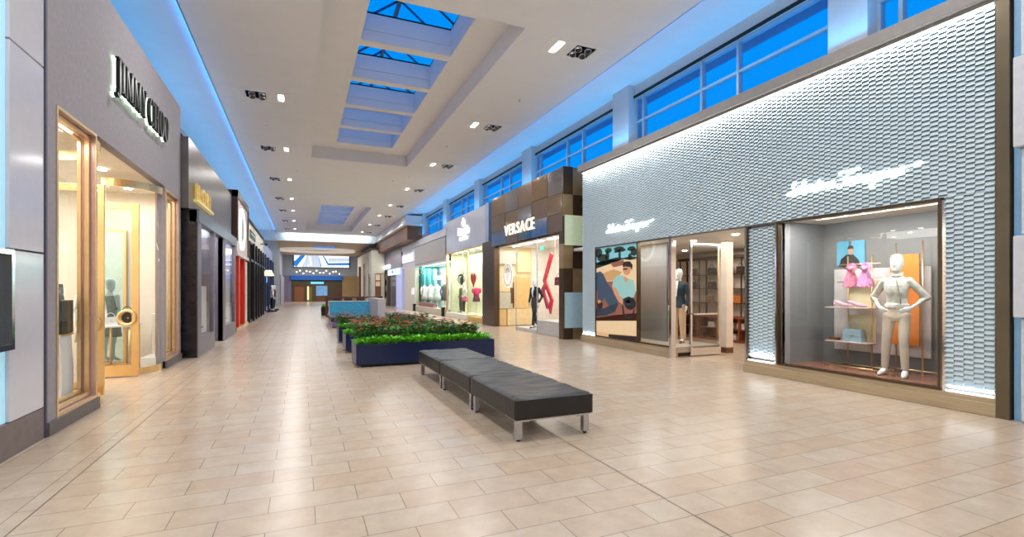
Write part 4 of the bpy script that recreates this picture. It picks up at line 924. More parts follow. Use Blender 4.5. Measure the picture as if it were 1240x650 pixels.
# ------------------------------------------------------------------ cream corner building at the far right
SB = thing('storefront', 'cream stone corner storefront with dark cornice at the far right', 'shop front', (6.6, 54, 0))
mb = MB(); crm = mat('cream stone', (226, 222, 205), .7, var=.05)
mb.box(6.65, 7.95, 52.2, 66, 3.3, 5.75); mb.box(6.65, 7.0, 52.2, 53.2, 0, 3.3); mb.box(7.6, 7.95, 52.3, 53.2, 0, 3.3); mb.box(6.75, 6.95, 53.2, 66, 0, 3.3); mb.box(6.5, 6.7, 55.3, 56.3, 0, 5.0); mb.box(6.5, 6.7, 58.4, 59.4, 0, 5.0); mb.box(6.45, 6.7, 55.2, 59.5, 4.5, 5.1)
mb.build('wall', crm, SB)
mb = MB(); mb.box(6.5, 7.95, 52.05, 66, 5.75, 5.95); mb.build('cornice', mat('dark cornice', (70, 60, 54), .6), SB)
mb = MB(); mb.box(7.0, 7.6, 52.4, 52.5, 0, 2.0); mb.build('door', mat('orange brown door', (162, 110, 68), .4), SB)
mb = MB(); frame_y(mb, 52.3, 52.45, 7.0, 7.6, 0, 3.3, .06); mb.box(7.0, 7.6, 52.3, 52.45, 2.5, 2.6); mb.build('door_frame', M_wood, SB)
mb = MB(); mb.box(7.0, 7.6, 52.45, 52.55, 2.0, 3.3); mb.build('transom', mat('warm lit pane', (236, 204, 170), .4, emit=.4), SB)
mb = MB(); mb.box(6.68, 6.8, 56.4, 58.3, 0, 3.2); mb.build('side_opening', mat('red brown opening', (120, 60, 44), .5), SB)
mb = MB(); mb.box(6.7, 6.76, 53.6, 54.9, .3, 3.0); mb.build('side_window', mat('olive pane', (150, 150, 120), .3), SB)

# right of the camera frame edge: white block panelled storefront
SW = thing('storefront', 'pale blue grey storefront with stacked white wall blocks at the right frame edge', 'shop front', (XR, 1, 0))
mb = MB(); mb.box(XR+.0, XR+.4, -3.98, 3.12, 0, 5.5); mb.build('backing_wall', mat('light blue wall', (130, 178, 214), .5), SW)  # light blue panels behind the white blocks
for i, (z0, z1, dx) in enumerate([(0.02, 1.25, .1), (1.27, 2.25, .16), (2.27, 3.3, .09), (3.32, 4.4, .16), (4.42, 5.45, .1)]):
    mb = MB(); mb.bbox(XR-dx, XR+.05, -3.98, 3.1-(.08 if i % 2 == 0 else .03), z0, z1, .01); mb.build('wall_block', mat('pale wall block', (206, 208, 214), .5), SW)
SO = MB(); SO.box(XR, XR+.4, Y0, -4, 0, 5.5); struct('wall_right', SO, [M_cream], label='plain cream shop wall behind the camera on the right')

# ------------------------------------------------------------------ grey plaster storefront with black letters (left, near)
X = XL
SJ = thing('storefront', 'grey plaster storefront with black halo lit letters and brass curved entrance', 'shop front', (X, 10, 0))
plas = mat('grey plaster facade', (152, 146, 150), .75, var=.07, scale=14, bump=.06, bscale=60)
mb = MB(); facade_x(mb, X-.14, X, 6.9, 13.36, 0, 5.78, [(7.14, 8.32, .15, 3.7), (8.36, 11.97, -1, 3.7), (11.99, 13.14, .15, 3.66)])
mb.box(X-1.3, X-.14, 6.88, 6.9, 0, 5.78); mb.box(X-1.3, X-.14, 13.3, 13.36, 0, 5.78); mb.box(X-1.3, X-.14, 6.9, 13.3, 5.66, 5.74)
mb.build('facade', plas, SJ)
mb = MB(); mb.box(X-.1, X+.012, 6.86, 6.9, 0, 5.78); mb.build('edge_trim', mat('dark slate edge', (74, 72, 92), .5), SJ)
for a, b in ((6.9, 8.37), (11.97, 13.36)):
    mb = MB(); mb.bbox(X-.05, X+.03, a, b, 0, .15, .005); mb.build('plinth', mat('dark grey plinth', (98, 90, 88), .5, var=.1), SJ)
def brass_window(y0, y1, z0, z1):
    m = MB(); frame_x(m, X-.03, X+.01, y0, y1, z0, z1, .035); frame_x(m, X-.10, X-.05, y0+.05, y1-.05, z0+.05, z1-.05, .045); frame_x(m, X-.16, X-.12, y0+.10, y1-.10, z0+.10, z1-.10, .04)
    q = m.build('window_frame', mat('satin brass', (226, 196, 150), .32, .8), SJ)
    m = MB(); frame_x(m, X-.18, X-.005, y0+.03, y1-.03, z0+.03, z1-.03, .012); m.build('inner_reveal', mat('mauve brass reveal', (206, 172, 168), .3, .5), q)
    g = MB(); g.add([(X-.14, y0+.1, z0+.1), (X-.14, y1-.1, z0+.1), (X-.14, y1-.1, z1-.1), (X-.14, y0+.1, z1-.1)], [(0, 1, 2, 3)]); g.build('glass', M_glass, q)
brass_window(7.14, 8.32, .15, 3.7); brass_window(11.99, 13.14, .15, 3.66)
# curved entrance glass, brass base and head
def curve_pts(y0, y1, n=10):       # quarter curve from facade to recess
    return [(X-.06-.72*(1-math.cos(t)), y0+(y1-y0)*math.sin(t)) for t in [PI/2*i/n for i in range(n+1)]]
for ya, yb, lab in ((8.42, 9.28, 0), (11.95, 11.2, 1)):
    P = curve_pts(ya, yb)
    for z0, z1, w, nm, mm in ((.0, .12, .035, 'curved_base', M_gold), (3.52, 3.66, .035, 'curved_head', M_gold)):
        m = MB(); m.loft([[(x-w, y, z0), (x+w, y, z0), (x+w, y, z1), (x-w, y, z1)] for x, y in P], sm=False); m.build(nm, mm, SJ)
    g = MB(); g.add([(x, y, z) for x, y in P for z in (.12, 3.52)], [(2*i, 2*i+2, 2*i+3, 2*i+1) for i in range(len(P)-1)], 0, True); g.build('curved_glass', M_glass, SJ)
# two brass doors standing open
for y, hinge in ((9.36, 0), (11.12, 1)):
    m = MB(); frame_y(m, y-.022, y+.022, -3.55, -2.77, .015, 3.2, .11); m.box(-3.46, -2.85, y-.018, y+.018, .03, .22)
    d = m.build('door', M_gold, SJ)
    g = MB(); g.add([(-3.45, y, .22), (-2.87, y, .22), (-2.87, y, 3.1), (-3.45, y, 3.1)], [(0, 1, 2, 3)]); g.build('glass', M_glass, d)
    for s in (-1, 1):
        h = MB(); N_ = 24; h.tube([(-2.95+.13*math.cos(2*PI*k/N_), y+s*.05, 1.09+.13*math.sin(2*PI*k/N_)) for k in range(N_+1)], .026, 8, cap=False); h.tube([(-2.95, y, 1.09-.13), (-2.95, y+s*.05, 1.09-.13)], .02, 8); h.build('ring_handle', M_gold, d)
mb = MB()
for y in (9.28, 11.2): mb.box(-3.62, -3.55, y-.05, y+.05, 0, 3.66)
mb.build('door_post', M_gold, SJ)
Mj = mat('warm cream boutique wall', (242, 232, 214), .6, var=.02)
mb = MB(); mb.box(-7.0, -6.9, 6.9, 13.3, 0, 3.8); mb.box(-7, X-.14, 13.2, 13.29, 0, 3.8); mb.box(-7, X-.14, 6.91, 7.0, 0, 3.8); mb.build('interior_wall', Mj, SJ)
mb = MB(); mb.box(-7, X-.14, 6.91, 13.29, 3.72, 3.82); mb.build('interior_ceiling', mat('boutique ceiling', (244, 234, 216), .6), SJ)
mb = MB()
for x, y in ((-3.3, 9.9), (-3.2, 10.7), (-4.4, 9.3), (-4.4, 10.8), (-5.6, 8.4), (-5.6, 10.2), (-5.6, 12), (-3.3, 7.7), (-3.3, 12.5)): mb.cyl(x, y, 3.69, 3.72, .07)
mb.build('ceiling_lamp', M_lamp, SJ)
area('shop_light', (-4.9, 9.8, 3.68), 3.0, 210, NEUT, (0, 0, 0), 5.0)
area('window_light', (-3.0, 7.75, 3.6), .4, 14, WARM, (0, 0, PI/2), .9); area('window_light', (-3.1, 12.5, 3.6), .4, 14, (1, .95, .88), (0, 0, PI/2), .9)
for ya, yb in ((7.1, 8.3), (11.99, 13.1)):
    mb = MB(); mb.bbox(-3.2 if ya < 9 else -2.97, X-.15, ya, yb, 0, .24, .01); mb.build('display_base', mat('white display base', (236, 232, 226), .4), SJ)
# lettering: high contrast serif capitals, black with lit halo behind
def serif(ch):
    R = lambda a, b, c, d: [(a, c), (b, c), (b, d), (a, d)]
    P = []
    if ch in 'IJ': P = [R(.1, .28, 0 if ch == 'I' else .02, 1), R(.0, .38, .955, 1)]
    if ch == 'I': P.append(R(.0, .38, 0, .045))
    if ch == 'J': P.append([(.1, .1), (.28, .02), (.22, -.16), (.06, -.27), (-.1, -.25), (-.14, -.15), (-.04, -.13), (.06, -.17)])
    if ch == 'M': P = [R(.08, .13, 0, 1), [(.08, 1), (.26, 1), (.50, .1), (.44, 0)], [(.74, 1), (.69, 1), (.43, 0), (.48, 0)], R(.66, .85, 0, 1), R(.0, .2, 0, .045), R(.58, .93, 0, .045), R(0, .2, .955, 1), R(.7, .93, .955, 1)]
    if ch == 'Y': P = [[(.02, 1), (.22, 1), (.46, .42), (.28, .42)], [(.66, 1), (.71, 1), (.43, .42), (.38, .42)], R(.28, .46, 0, .46), R(.18, .56, 0, .045), R(-.04, .3, .955, 1), R(.56, .8, .955, 1)]
    if ch == 'H': P = [R(.08, .26, 0, 1), R(.56, .74, 0, 1), R(.2, .6, .49, .535), R(0, .34, 0, .045), R(0, .34, .955, 1), R(.48, .82, 0, .045), R(.48, .82, .955, 1)]
    return P
ADV = dict(J=.42, I=.46, M=1.0, Y=.82, C=.82, H=.9, O=.92)
sg = thing('store_sign', 'black serif capital letters with white halo on the grey plaster facade', 'sign', (X, 10.3, 4.5))
tot = sum(ADV.get(c, .3) for c in 'JIMMY CHOO'); hgt = .47; kx = 2.98/tot
xx = 0; halo = emit_mat('letter halo', (235, 255, 235), 1.6)
for c in 'JIMMY CHOO':
    if c != ' ':
        o_ = None
        for nm, mt, d0, d1, gr in (('letter', M_black, .06, .11, 0), ('halo', halo, .02, .058, .0)):
            m = MB(); F = lambda u, v, d: (X+d, 8.83+(xx+u)*kx, 4.53+v*hgt)
            for p in serif(c): m.prism(p, F, d0, d1)
            if c in 'CO':
                n = 40; T = [2*PI*k/n for k in range(n)]
                if c == 'O': m.ring([(.44+.42*math.cos(t), .5+.52*math.sin(t)) for t in T], [(.44+.24*math.cos(t), .5+.48*math.sin(t)) for t in T], F, d0, d1)
                else:
                    T = [PI*.22+PI*1.56*k/n for k in range(n+1)]
                    for k in range(n):
                        a, b = T[k], T[k+1]; m.prism([(.44+.42*math.cos(a), .5+.52*math.sin(a)), (.44+.42*math.cos(b), .5+.52*math.sin(b)), (.44+.24*math.cos(b), .5+.48*math.sin(b)), (.44+.24*math.cos(a), .5+.48*math.sin(a))], F, d0, d1)
            if nm == 'letter': o_ = m.build('letter', mt, sg)
            else: m.build('halo', mt, o_)
    xx += ADV.get(c, .3)
# window contents
pd = thing('display_pedestal', 'white wavy pedestal in the near brass framed window', 'pedestal', (-2.9, 8.0, .241))
m = MB(); m.loft([[(sx*.15, sy*.17+.03*math.sin(z*6), z) for sx, sy in ((-1, -1), (1, -1), (1, 1), (-1, 1))] for z in (0, .13, .26, .39, .52, .65, .78)], sm=False); m.build('body', M_white, pd, True); m = MB(); m.bbox(-.16, .16, -.19, .19, .78, .8, .005); m.build('top', M_gold, pd, True)
grn = mat('dark green display box', (20, 50, 48), .2)
o = MB().bbox(-3.05, -2.75, 7.84, 8.2, 1.043, 1.47, .01).build('display_box', grn); tag(o, 'dark green glossy box on the white wavy pedestal', 'box')
handbag('handbag', 'black fringed handbag on the dark green box in near window', (-2.9, 8.02, 1.472), PI/2, .3, .2, .14, mat('black patent', (20, 20, 24), .25), M_black)
o = MB().bbox(-3.1, -2.96, 8.22, 8.3, .241, 1.47, .005).build('display_column', grn); tag(o, 'tall dark green column behind the wavy pedestal', 'column')
o = MB().bbox(-3.5, -3.42, 7.3, 8.1, 2.55, 2.75, .02).build('display_beam', M_gold); tag(o, 'gold beam behind the near window', 'beam')
t = thing('mirror', 'tall brass framed mirror inside the cream entrance', 'mirror', (-3.7, 13.12, 0))
m = MB(); frame_y(m, 13.1, 13.15, -4.15, -3.5, .0, 2.9, .05); m.build('frame', M_gold, t); m = MB(); m.box(-4.1, -3.55, 13.12, 13.13, .05, 2.85); m.build('glass', mat('mirror glass', (190, 222, 228), .05, .9), t)
mannequin('headless dress form in grey beaded dress inside the cream entrance'.replace('headless dress form', 'mannequin'), (-3.95, 12.55, .0), math.radians(30), 'stand', M_mq, dress=mat('grey beaded dress', (150, 148, 140), .6, var=.4, scale=40), voxel=.014)
tb = thing('display_table', 'brass legged white table with bags inside the cream entrance', 'table', (-3.4, 12.3, 0))
m = MB(); m.bbox(-3.68, -3.12, 12.0, 12.7, .86, .9, .008); m.build('top', M_white, tb)
for x in (-3.64, -3.16):
    for y in (12.04, 12.66):
        m = MB(); m.tube([(x, y, 0), (x, y, .86)], .02, 8); m.build('leg', M_gold, tb)
handbag('handbag', 'black handbag on the brass legged table', (-3.3, 12.4, .9), PI/6, .3, .24, .15, M_black, M_black)
handbag('handbag', 'white handbag on the brass legged table', (-3.5, 12.15, .9), PI/6, .24, .16, .12, M_white, M_white)
t = thing('bottle', 'teal bottle standing on the brass legged table', 'bottle', (-3.5, 12.5, .9)); m = MB(); m.lathe([(.04, 0), (.045, .02), (.045, .16), (.015, .22), (.015, .28), (.02, .285), (.02, .3)], 0, 0); m.build('body', mat('teal glass', (30, 120, 130), .2), t, True); m = MB(); m.cyl(0, 0, .3, .34, .022); m.build('cap', M_black, t, True)
m = MB(); m.bbox(-2.93, -2.8, 12.6, 12.95, .241, 1.1, .01); o = m.build('display_plinth', M_cream); tag(o, 'cream plinth in the narrow brass window right of the entrance', 'pedestal')

# white block panelled wall at the far left edge
SL = thing('storefront', 'white panelled storefront with pale blue lit strip at the left edge', 'shop front', (X, 5, 0))
for z0, z1 in ((.34, 1.985), (2.0, 3.985), (4.0, 5.7)):
    mb = MB(); mb.bbox(X-.1, X, 6.17, 6.855, z0, z1, .006); mb.build('wall_panel', mat('gloss white panel', (206, 206, 214), .12, var=.02), SL)
mb = MB(); mb.box(X-.1, X+.0, -2.98, 6.86, 0, .335); mb.build('plinth', mat('grey brown plinth', (122, 110, 108), .55, var=.1), SL)
mb = MB(); mb.box(X-.1, X-.03, 5.92, 6.17, .34, 5.7, 0); mb.box(X-.1, X-.01, -2.98, 5.92, .34, 5.7, 1); mb.box(X-1.3, X-.1, -2.98, 6.86, 5.6, 5.7, 0); mb.build('lit_strip', [mat('pale blue lit strip', (170, 220, 240), .5, emit=.4), mat('white lit panel', (238, 246, 250), .5, emit=.35)], SL)
sc = thing('framed_display', 'silver framed dark display case on the white panelled wall at left edge', 'display case', (X+.05, 5.9, 1.0))
m = MB(); frame_x(m, X-.01, X+.07, 4.9, 6.1, 1.04, 1.98, .05); m.build('frame', M_chrome, sc)
m = MB(); m.box(X-.0, X+.02, 4.95, 6.05, 1.09, 1.93); m.build('screen', mat('dark blue display', (24, 56, 78), .12, var=.4, scale=3), sc)
SO = MB(); SO.box(X-.4, X, Y0, -3, 0, 5.6); struct('wall_left', SO, [M_cream], label='plain cream shop wall behind the camera on the left')

# ------------------------------------------------------------------ black marble storefront with gold letters (left)
SI = thing('storefront', 'black marble and steel storefront with small gold lit letters', 'shop front', (-2.3, 16, 0))
mar = mat('black veined marble', (34, 32, 38), .2, var=.5, scale=5); mau = mat('mauve grey stone', (112, 102, 112), .35, var=.08)
mb = MB(); mb.box(-2.75, -2.27, 13.6, 13.7, 0, 3.5); mb.build('end_pier', mar, SI)
mb = MB(); mb.box(-2.95, -2.27, 17.75, 17.9, 0, 3.5); mb.build('inner_pier', mau, SI)
mb = MB(); facade_x(mb, -2.4, -2.25, 13.62, 16.1, 0, 3.5, [(14.05, 15.85, .45, 3.25)]); mb.build('window_frame', mau, SI)
mb = MB(); facade_x(mb, -2.4, -2.25, 17.75, 20.9, 0, 3.5, [(18.2, 20.6, .45, 3.25)]); mb.build('window_frame', mau, SI)
mb = MB(); mb.box(-2.42, -2.22, 13.6, 20.95, 3.22, 3.52); mb.build('lintel', mat('steel blue lintel', (120, 128, 140), .3, .5), SI)
mb = MB(); mb.box(-2.75, -2.4, 13.4, 20.9, 3.5, 5.15); mb.build('fascia', mat('brushed dark steel', (122, 116, 112), .3, .75, var=.12, scale=2, bump=.05), SI)
for a, b in ((14.05, 15.85), (18.2, 20.6)):
    g = MB(); g.add([(-2.3, a, .45), (-2.3, b, .45), (-2.3, b, 3.25), (-2.3, a, 3.25)], [(0, 1, 2, 3)]); g.build('glass', M_glass, SI)
    m = MB(); m.box(-2.42, -2.41, a+.05, b-.05, .46, 1.7); m.build('display_card', mat('white display card', (226, 224, 226), .6), SI)
    m = MB(); F = FL(-2.41, (a+b)/2, .6); m.prism([(-.08, .1), (.08, .1), (.08, .4), (.03, .48), (.03, .62), (-.03, .62), (-.03, .48), (-.08, .4)], F, 0, .004); m.prism([(-.3, 0), (.3, 0), (.3, .05), (-.3, .05)], F, 0, .004); m.build('card_print', M_black, SI)
mb = MB(); mb.box(-3.5, -3.4, 13.7, 21, 0, 3.5); mb.box(-3.4, -2.4, 20.85, 20.9, 0, 3.5); mb.build('interior_wall', mat('pale violet wall', (196, 190, 206), .6), SI)
mb = MB(); mb.box(-3.5, -2.4, 13.7, 20.9, 3.5, 3.56); mb.build('interior_ceiling', M_white, SI)
area('shop_light', (-2.9, 17.2, 3.46), .6, 170, COOL, (0, 0, 0), 6.5)
mb = MB(); mb.box(-3.05, -3.0, 16.1, 17.75, 0, 3.2); mb.build('door', mat('dark glass door', (50, 48, 60), .1, .2), SI)
sg = thing('store_sign', 'small gold lit letters on a gold bar over the black marble storefront', 'sign', (-2.4, 15, 3.75))
m = MB(); m.box(-2.4, -2.3, 13.95, 16.3, 3.74, 3.8); m.build('bar', mat('gold bar', (236, 214, 140), .3, .5, emit=.35), sg)
xx = 0
for i, c in enumerate('ILORI'):
    m = MB(); w = text(m, c, FL(-2.38, 14.0+xx, 3.8), .42, 1.1, 0, .06, .01); m.build('letter', mat('gold letter', (230, 196, 110), .3, .6, emit=.25), sg); xx += w+.16

# ------------------------------------------------------------------ red storefront with round lit sign (left)
SR = thing('storefront', 'red storefront with brown portal frame and oval lit sign panel', 'shop front', (-2.4, 24, 0))
mb = MB(); mb.box(-3.4, -2.25, 21.5, 21.7, 5.2, 5.45); mb.box(-2.45, -2.25, 21.5, 21.7, 3.5, 5.2); mb.box(-2.45, -2.25, 21.5, 25.9, 5.2, 5.45); mb.box(-2.45, -2.25, 25.7, 25.9, 2.9, 5.2); mb.build('portal_frame', M_dbronze, SR)
mb = MB(); mb.box(-3.4, -2.45, 21.55, 21.62, 3.4, 5.2); mb.build('side_panel', mat('violet glass panel', (116, 104, 190), .15, emit=.12), SR)
mb = MB(); mb.box(-2.42, -2.3, 21.7, 25.7, 3.0, 5.2); mb.build('sign_panel', mat('blush white panel', (224, 206, 208), .4), SR)
F = FL(-2.3, 23.2, 4.1)
m = MB(); m.ring(el(0, 0, .85, .85, 36), el(0, 0, .7, .7, 36), F, 0, .08); q = m.build('sign_ring', emit_mat('ring glow', (230, 255, 240), 1.5), SR)
m = MB(); m.prism(el(0, 0, .68, .68, 30), F, 0, .03); m.build('sign_disc', mat('olive disc', (130, 134, 100), .5), SR)
m = MB(); m.prism([(-.35, -.3), (-.1, -.3), (-.1, .3), (.35, .3), (.35, .5), (-.35, .5)], F, .03, .06); m.build('sign_mark', M_white, SR)
redm = mat('red panel', (206, 52, 28), .4, var=.05)
mb = MB(); mb.box(-2.6, -2.5, 21.5, 26.05, 0, 3.0); mb.build('red_wall', redm, SR)
for y in (22.3, 24.4):
    mb = MB(); mb.box(-2.5, -2.3, y, y+.5, 0, 3.0); mb.build('red_pier', redm, SR)
mb = MB(); mb.box(-2.6, -2.25, 21.5, 26.05, 2.95, 3.08); mb.build('white_band', M_white, SR)
mb = MB(); mb.box(-2.5, -2.28, 21.6, 26.05, 0, .12); mb.build('plinth', M_gold, SR)
# white fascia with black grid front
SG = thing('storefront', 'white fascia storefront with tall black gridded windows and green sign', 'shop front', (-2.4, 31, 0))
mb = MB(); mb.box(-2.7, -2.4, 26.1, 37.4, 4.0, 5.0); mb.box(-2.7, -2.42, 26.1, 27.0, 0, 4.0); mb.build('fascia', mat('ivory fascia', (222, 216, 204), .6), SG)
mb = MB(); mb.box(-2.65, -2.35, 26.1, 37.4, 5.0, 5.12); mb.build('cornice', M_dark, SG)
mb = MB(); frame_x(mb, -2.5, -2.3, 27.0, 37.2, .0, 4.0, .12)
for k in range(1, 6): mb.box(-2.5, -2.22, 27.0+k*1.7-.12, 27.0+k*1.7+.12, 0, 4.0)
mb.box(-2.5, -2.25, 27, 37.2, 3.0, 3.12); mb.build('window_frame', M_black, SG)
mb = MB(); mb.box(-2.6, -2.55, 27, 37.2, .1, 4.0); mb.build('window_pane', mat('dark navy pane', (30, 44, 74), .1, var=.3, scale=1), SG)
mb = MB(); mb.box(-2.54, -2.5, 27.1, 37.1, 2.75, 2.95); mb.build('lit_band', mat('pale lit band', (190, 205, 235), .5, emit=.7), SG)
sg = thing('store_sign', 'green letters on the ivory fascia over the black gridded windows', 'sign', (-2.4, 30, 4.4)); m = MB(); m.box(-2.4, -2.38, 28.0, 31.2, 4.28, 4.68); m.build('panel', mat('dark green sign', (40, 78, 60), .5), sg); m = MB(); text(m, 'BOTTEGA', FL(-2.38, 29.6, 4.38), .22, 1.2, 0, .02, center=True) if 0 else m.prism([(-1.2, .1), (1.2, .1), (1.2, .16), (-1.2, .16)], FL(-2.38, 29.6, 4.38), 0, .01); m.build('lettering', M_white, sg)
lp = MB(); lp.tube([(-2.4, 35, 4.5), (-2.1, 35, 4.55)], .03, 6); lp.ball((-2.08, 35, 4.5), .09); o = lp.build('wall_spotlight', M_black); tag(o, 'small black projecting spot on the ivory fascia', 'lamp')
# blue window storefront further along left
SB2 = thing('storefront', 'dark blue window storefront with violet poster panels far along left', 'shop front', (-2.6, 44, 0))
mb = MB(); mb.box(-3, -2.6, 37.4, 53, 4.3, 5.2); mb.box(-3, -2.6, 37.4, 53, 0, .25); mb.build('fascia', mat('blue grey fascia', (140, 156, 196), .5), SB2)
mb = MB(); mb.box(-2.9, -2.75, 37.4, 53, .25, 4.3); mb.build('window_pane', mat('deep blue pane', (40, 62, 110), .12, var=.4, scale=.8, emit=.1), SB2)
for k, y in enumerate((37.5, 41.5, 45.5, 49.5, 52.7)):
    mb = MB(); mb.box(-2.75, -2.45, y, y+.25, 0, 4.3); mb.build('pier', mat('slate blue pier', (52, 60, 92), .4), SB2)
for y in (38.2, 46.2):
    mb = MB(); mb.box(-2.72, -2.62, y, y+2.8, 2.3, 4.2); mb.build('poster_panel', mat('violet poster', (120, 116, 190), .5, var=.4, scale=2, emit=.35), SB2)
mb = MB(); mb.box(-2.72, -2.6, 42.2, 45.2, 2.2, 2.7); mb.build('lit_header', emit_mat('blue header', (90, 170, 255), 1.2), SB2)
mannequin('mannequin in pale top and dark trousers outside the dark blue windows', (-2.0, 40.5, .1), PI/2+.3, 'stand', M_mq, top=mat('pale top', (220, 200, 190), .7), trousers=M_black, voxel=.02, h=1.0)
mannequin('mannequin in dark outfit beside the pale topped one outside the blue windows', (-2.0, 43.5, .1), PI/2, 'stand', M_mq, top=mat('dark blue top', (40, 44, 60), .7), trousers=M_black, voxel=.02, h=1.0)
for y, n_ in ((40.5, 'under the pale topped mannequin'), (43.5, 'under the dark dressed mannequin')):
    o = MB().bbox(-2.35, -1.65, y-.4, y+.4, 0, .1, .01).build('display_platform', M_black); tag(o, 'black floor plate '+n_, 'platform')
fl_ = thing('floor_lamp', 'tall lamp with warm lit shade by the dark blue windows', 'lamp', (-2.15, 38.9, 0))
m = MB(); m.cyl(0, 0, 0, .03, .2); m.cyl(0, 0, .03, 2.7, .025); m.build('pole', M_black, fl_, True); m = MB(); m.cyl(0, 0, 2.6, 3.0, .38, r2=.2); m.build('shade', mat('warm shade', (255, 226, 180), .6, emit=1.2), fl_, True)
# far left pier
mb = MB(); mb.box(-4, -2.2, 54, 60, 0, 6.45); struct('column_far', mb, [mat('pale blue grey pier', (186, 198, 206), .6)], label='pale pier beyond the left shops')
mb = MB(); mb.box(-2.6, -2.1, 60, 74, 0, 3.3); mb.box(-2.6, -2.3, 60, 74, 3.3, 6.45); o = struct('wall_far_left', mb, [mat('lavender far wall', (170, 172, 196), .6)], label='lavender wall at the far left end')

# ------------------------------------------------------------------ far end shops
SCR = thing('video_screen', 'wide lit screen showing a white and blue road on the far wall', 'screen', (2.7, 75, 4.8))
m = MB(); m.box(-1.05, 6.45, 74.8, 75, 4.72, 6.6); m.build('frame', M_black, SCR)
F = FF(-.95, 74.8, 4.82); Wd, Hd = 7.3, 1.7
m = MB(); m.prism([(0, 0), (Wd, 0), (Wd, Hd), (0, Hd)], F, 0, .01, 0)
for poly, mi in (([(0, .2), (.3, 0), (1.5, Hd), (.9, Hd), (.2, .9), (0, .8)], 1), ([(1.0, 0), (1.7, Hd), (3.1, Hd), (3.5, 0)], 2), ([(1.7, .1), (2.3, .3), (2.1, 1.5), (1.95, 1.5), (2.1, .4)], 0), ([(3.1, 1.5), (3.2, 1.5), (3.6, .1), (3.45, .1)], 1), ([(3.7, Hd), (3.85, Hd), (4.5, .6), (Wd, .7), (Wd, .35), (4.4, .3)], 1), ([(4.5, .8), (Wd, .9), (Wd, 1.4), (4.5, 1.3)], 2)):
    m.prism(poly, F, .01, .015, mi)
m.build('picture', [emit_mat('screen white', (235, 242, 248), 1.1), emit_mat('screen blue', (40, 120, 200), 1.0), emit_mat('screen grey', (190, 205, 222), 1.0)], SCR)
SE = thing('storefront', 'far storefront with a blue awning band and small lit sign at corridor end', 'shop front', (2, 74, 0))
mb = MB(); mb.box(-1.35, 5.4, 74.2, 74.9, 3.0, 3.6); mb.build('awning', mat('blue awning', (30, 104, 200), .5, emit=.3), SE)
mb = MB(); mb.box(-1.3, 5.4, 74.6, 74.9, 2.2, 3.0); mb.build('fascia', mat('olive brown fascia', (96, 88, 66), .5), SE)
mb = MB()
for x0, x1 in ((-1.3, -.9), (.4, .7), (1.4, 1.9), (3.4, 5.4)): mb.box(x0, x1, 74.6, 74.9, 0, 2.2)
mb.build('pier', mat('brown far pier', (100, 84, 64), .5), SE)
mb = MB(); mb.box(-.9, .4, 74.85, 74.95, 0, 2.2); mb.build('door', mat('red brown lit door', (150, 96, 70), .5, emit=.15), SE)
mb = MB(); mb.box(.75, .95, 74.55, 74.6, .2, 2.1); mb.build('lit_strip', emit_mat('warm far strip', (255, 230, 180), 1.2), SE)
mb = MB(); mb.box(.7, 1.4, 74.85, 74.95, 0, 2.2); mb.build('panel', mat('olive far panel', (140, 136, 90), .5), SE)
mb = MB(); mb.box(1.9, 3.4, 74.7, 74.95, .8, 2.2, 0); mb.box(1.9, 3.4, 74.7, 74.95, 0, .8, 1); mb.build('counter_window', [mat('blue lit window', (110, 160, 210), .4, var=.5, scale=3, emit=.6), mat('brown counter', (130, 94, 66), .5)], SE)
mb = MB(); mb.box(1.2, 2.9, 74.5, 74.6, 2.45, 2.75); mb.build('sign_panel', emit_mat('aqua sign', (110, 205, 225), 1.0), SE)
mb = MB(); mb.box(-9, 15, 76, 76.1, 0, 8); struct('wall_north', mb, [M_cream], label='outer wall behind the far end')
area('far_light', (2, 66, 6.1), 5, 520, WARM, (0, 0, 0), 9); area('bulkhead_light', (2.5, 52.5, 7.1), 8, 90, (.85, .95, 1), (math.radians(60), 0, 0), .2)
# sparkle pendants under the far soffit
proto = None
for i in range(14):
    x = -.6+.42*i; z = 4.05+.22*math.sin(i*2.3)
    if proto is None:
        proto = thing('pendant_lamp', 'tiny warm pendant lamp in the sparkling row below the far screen', 'pendant', (x, 73, z), 0, 'tiny pendants below the far screen')
        m = MB(); m.ball((0, 0, 0), .09, n=8, m=6); m.build('bulb', emit_mat('pendant glow', (255, 244, 210), 4), proto, True); m = MB(); m.tube([(0, 0, .08), (0, 0, 2.6)], .008, 5); m.build('cord', M_black, proto, True); o = proto
    else: o = copy_tree(proto); o.location = (x, 73-.6*(i % 3), z)

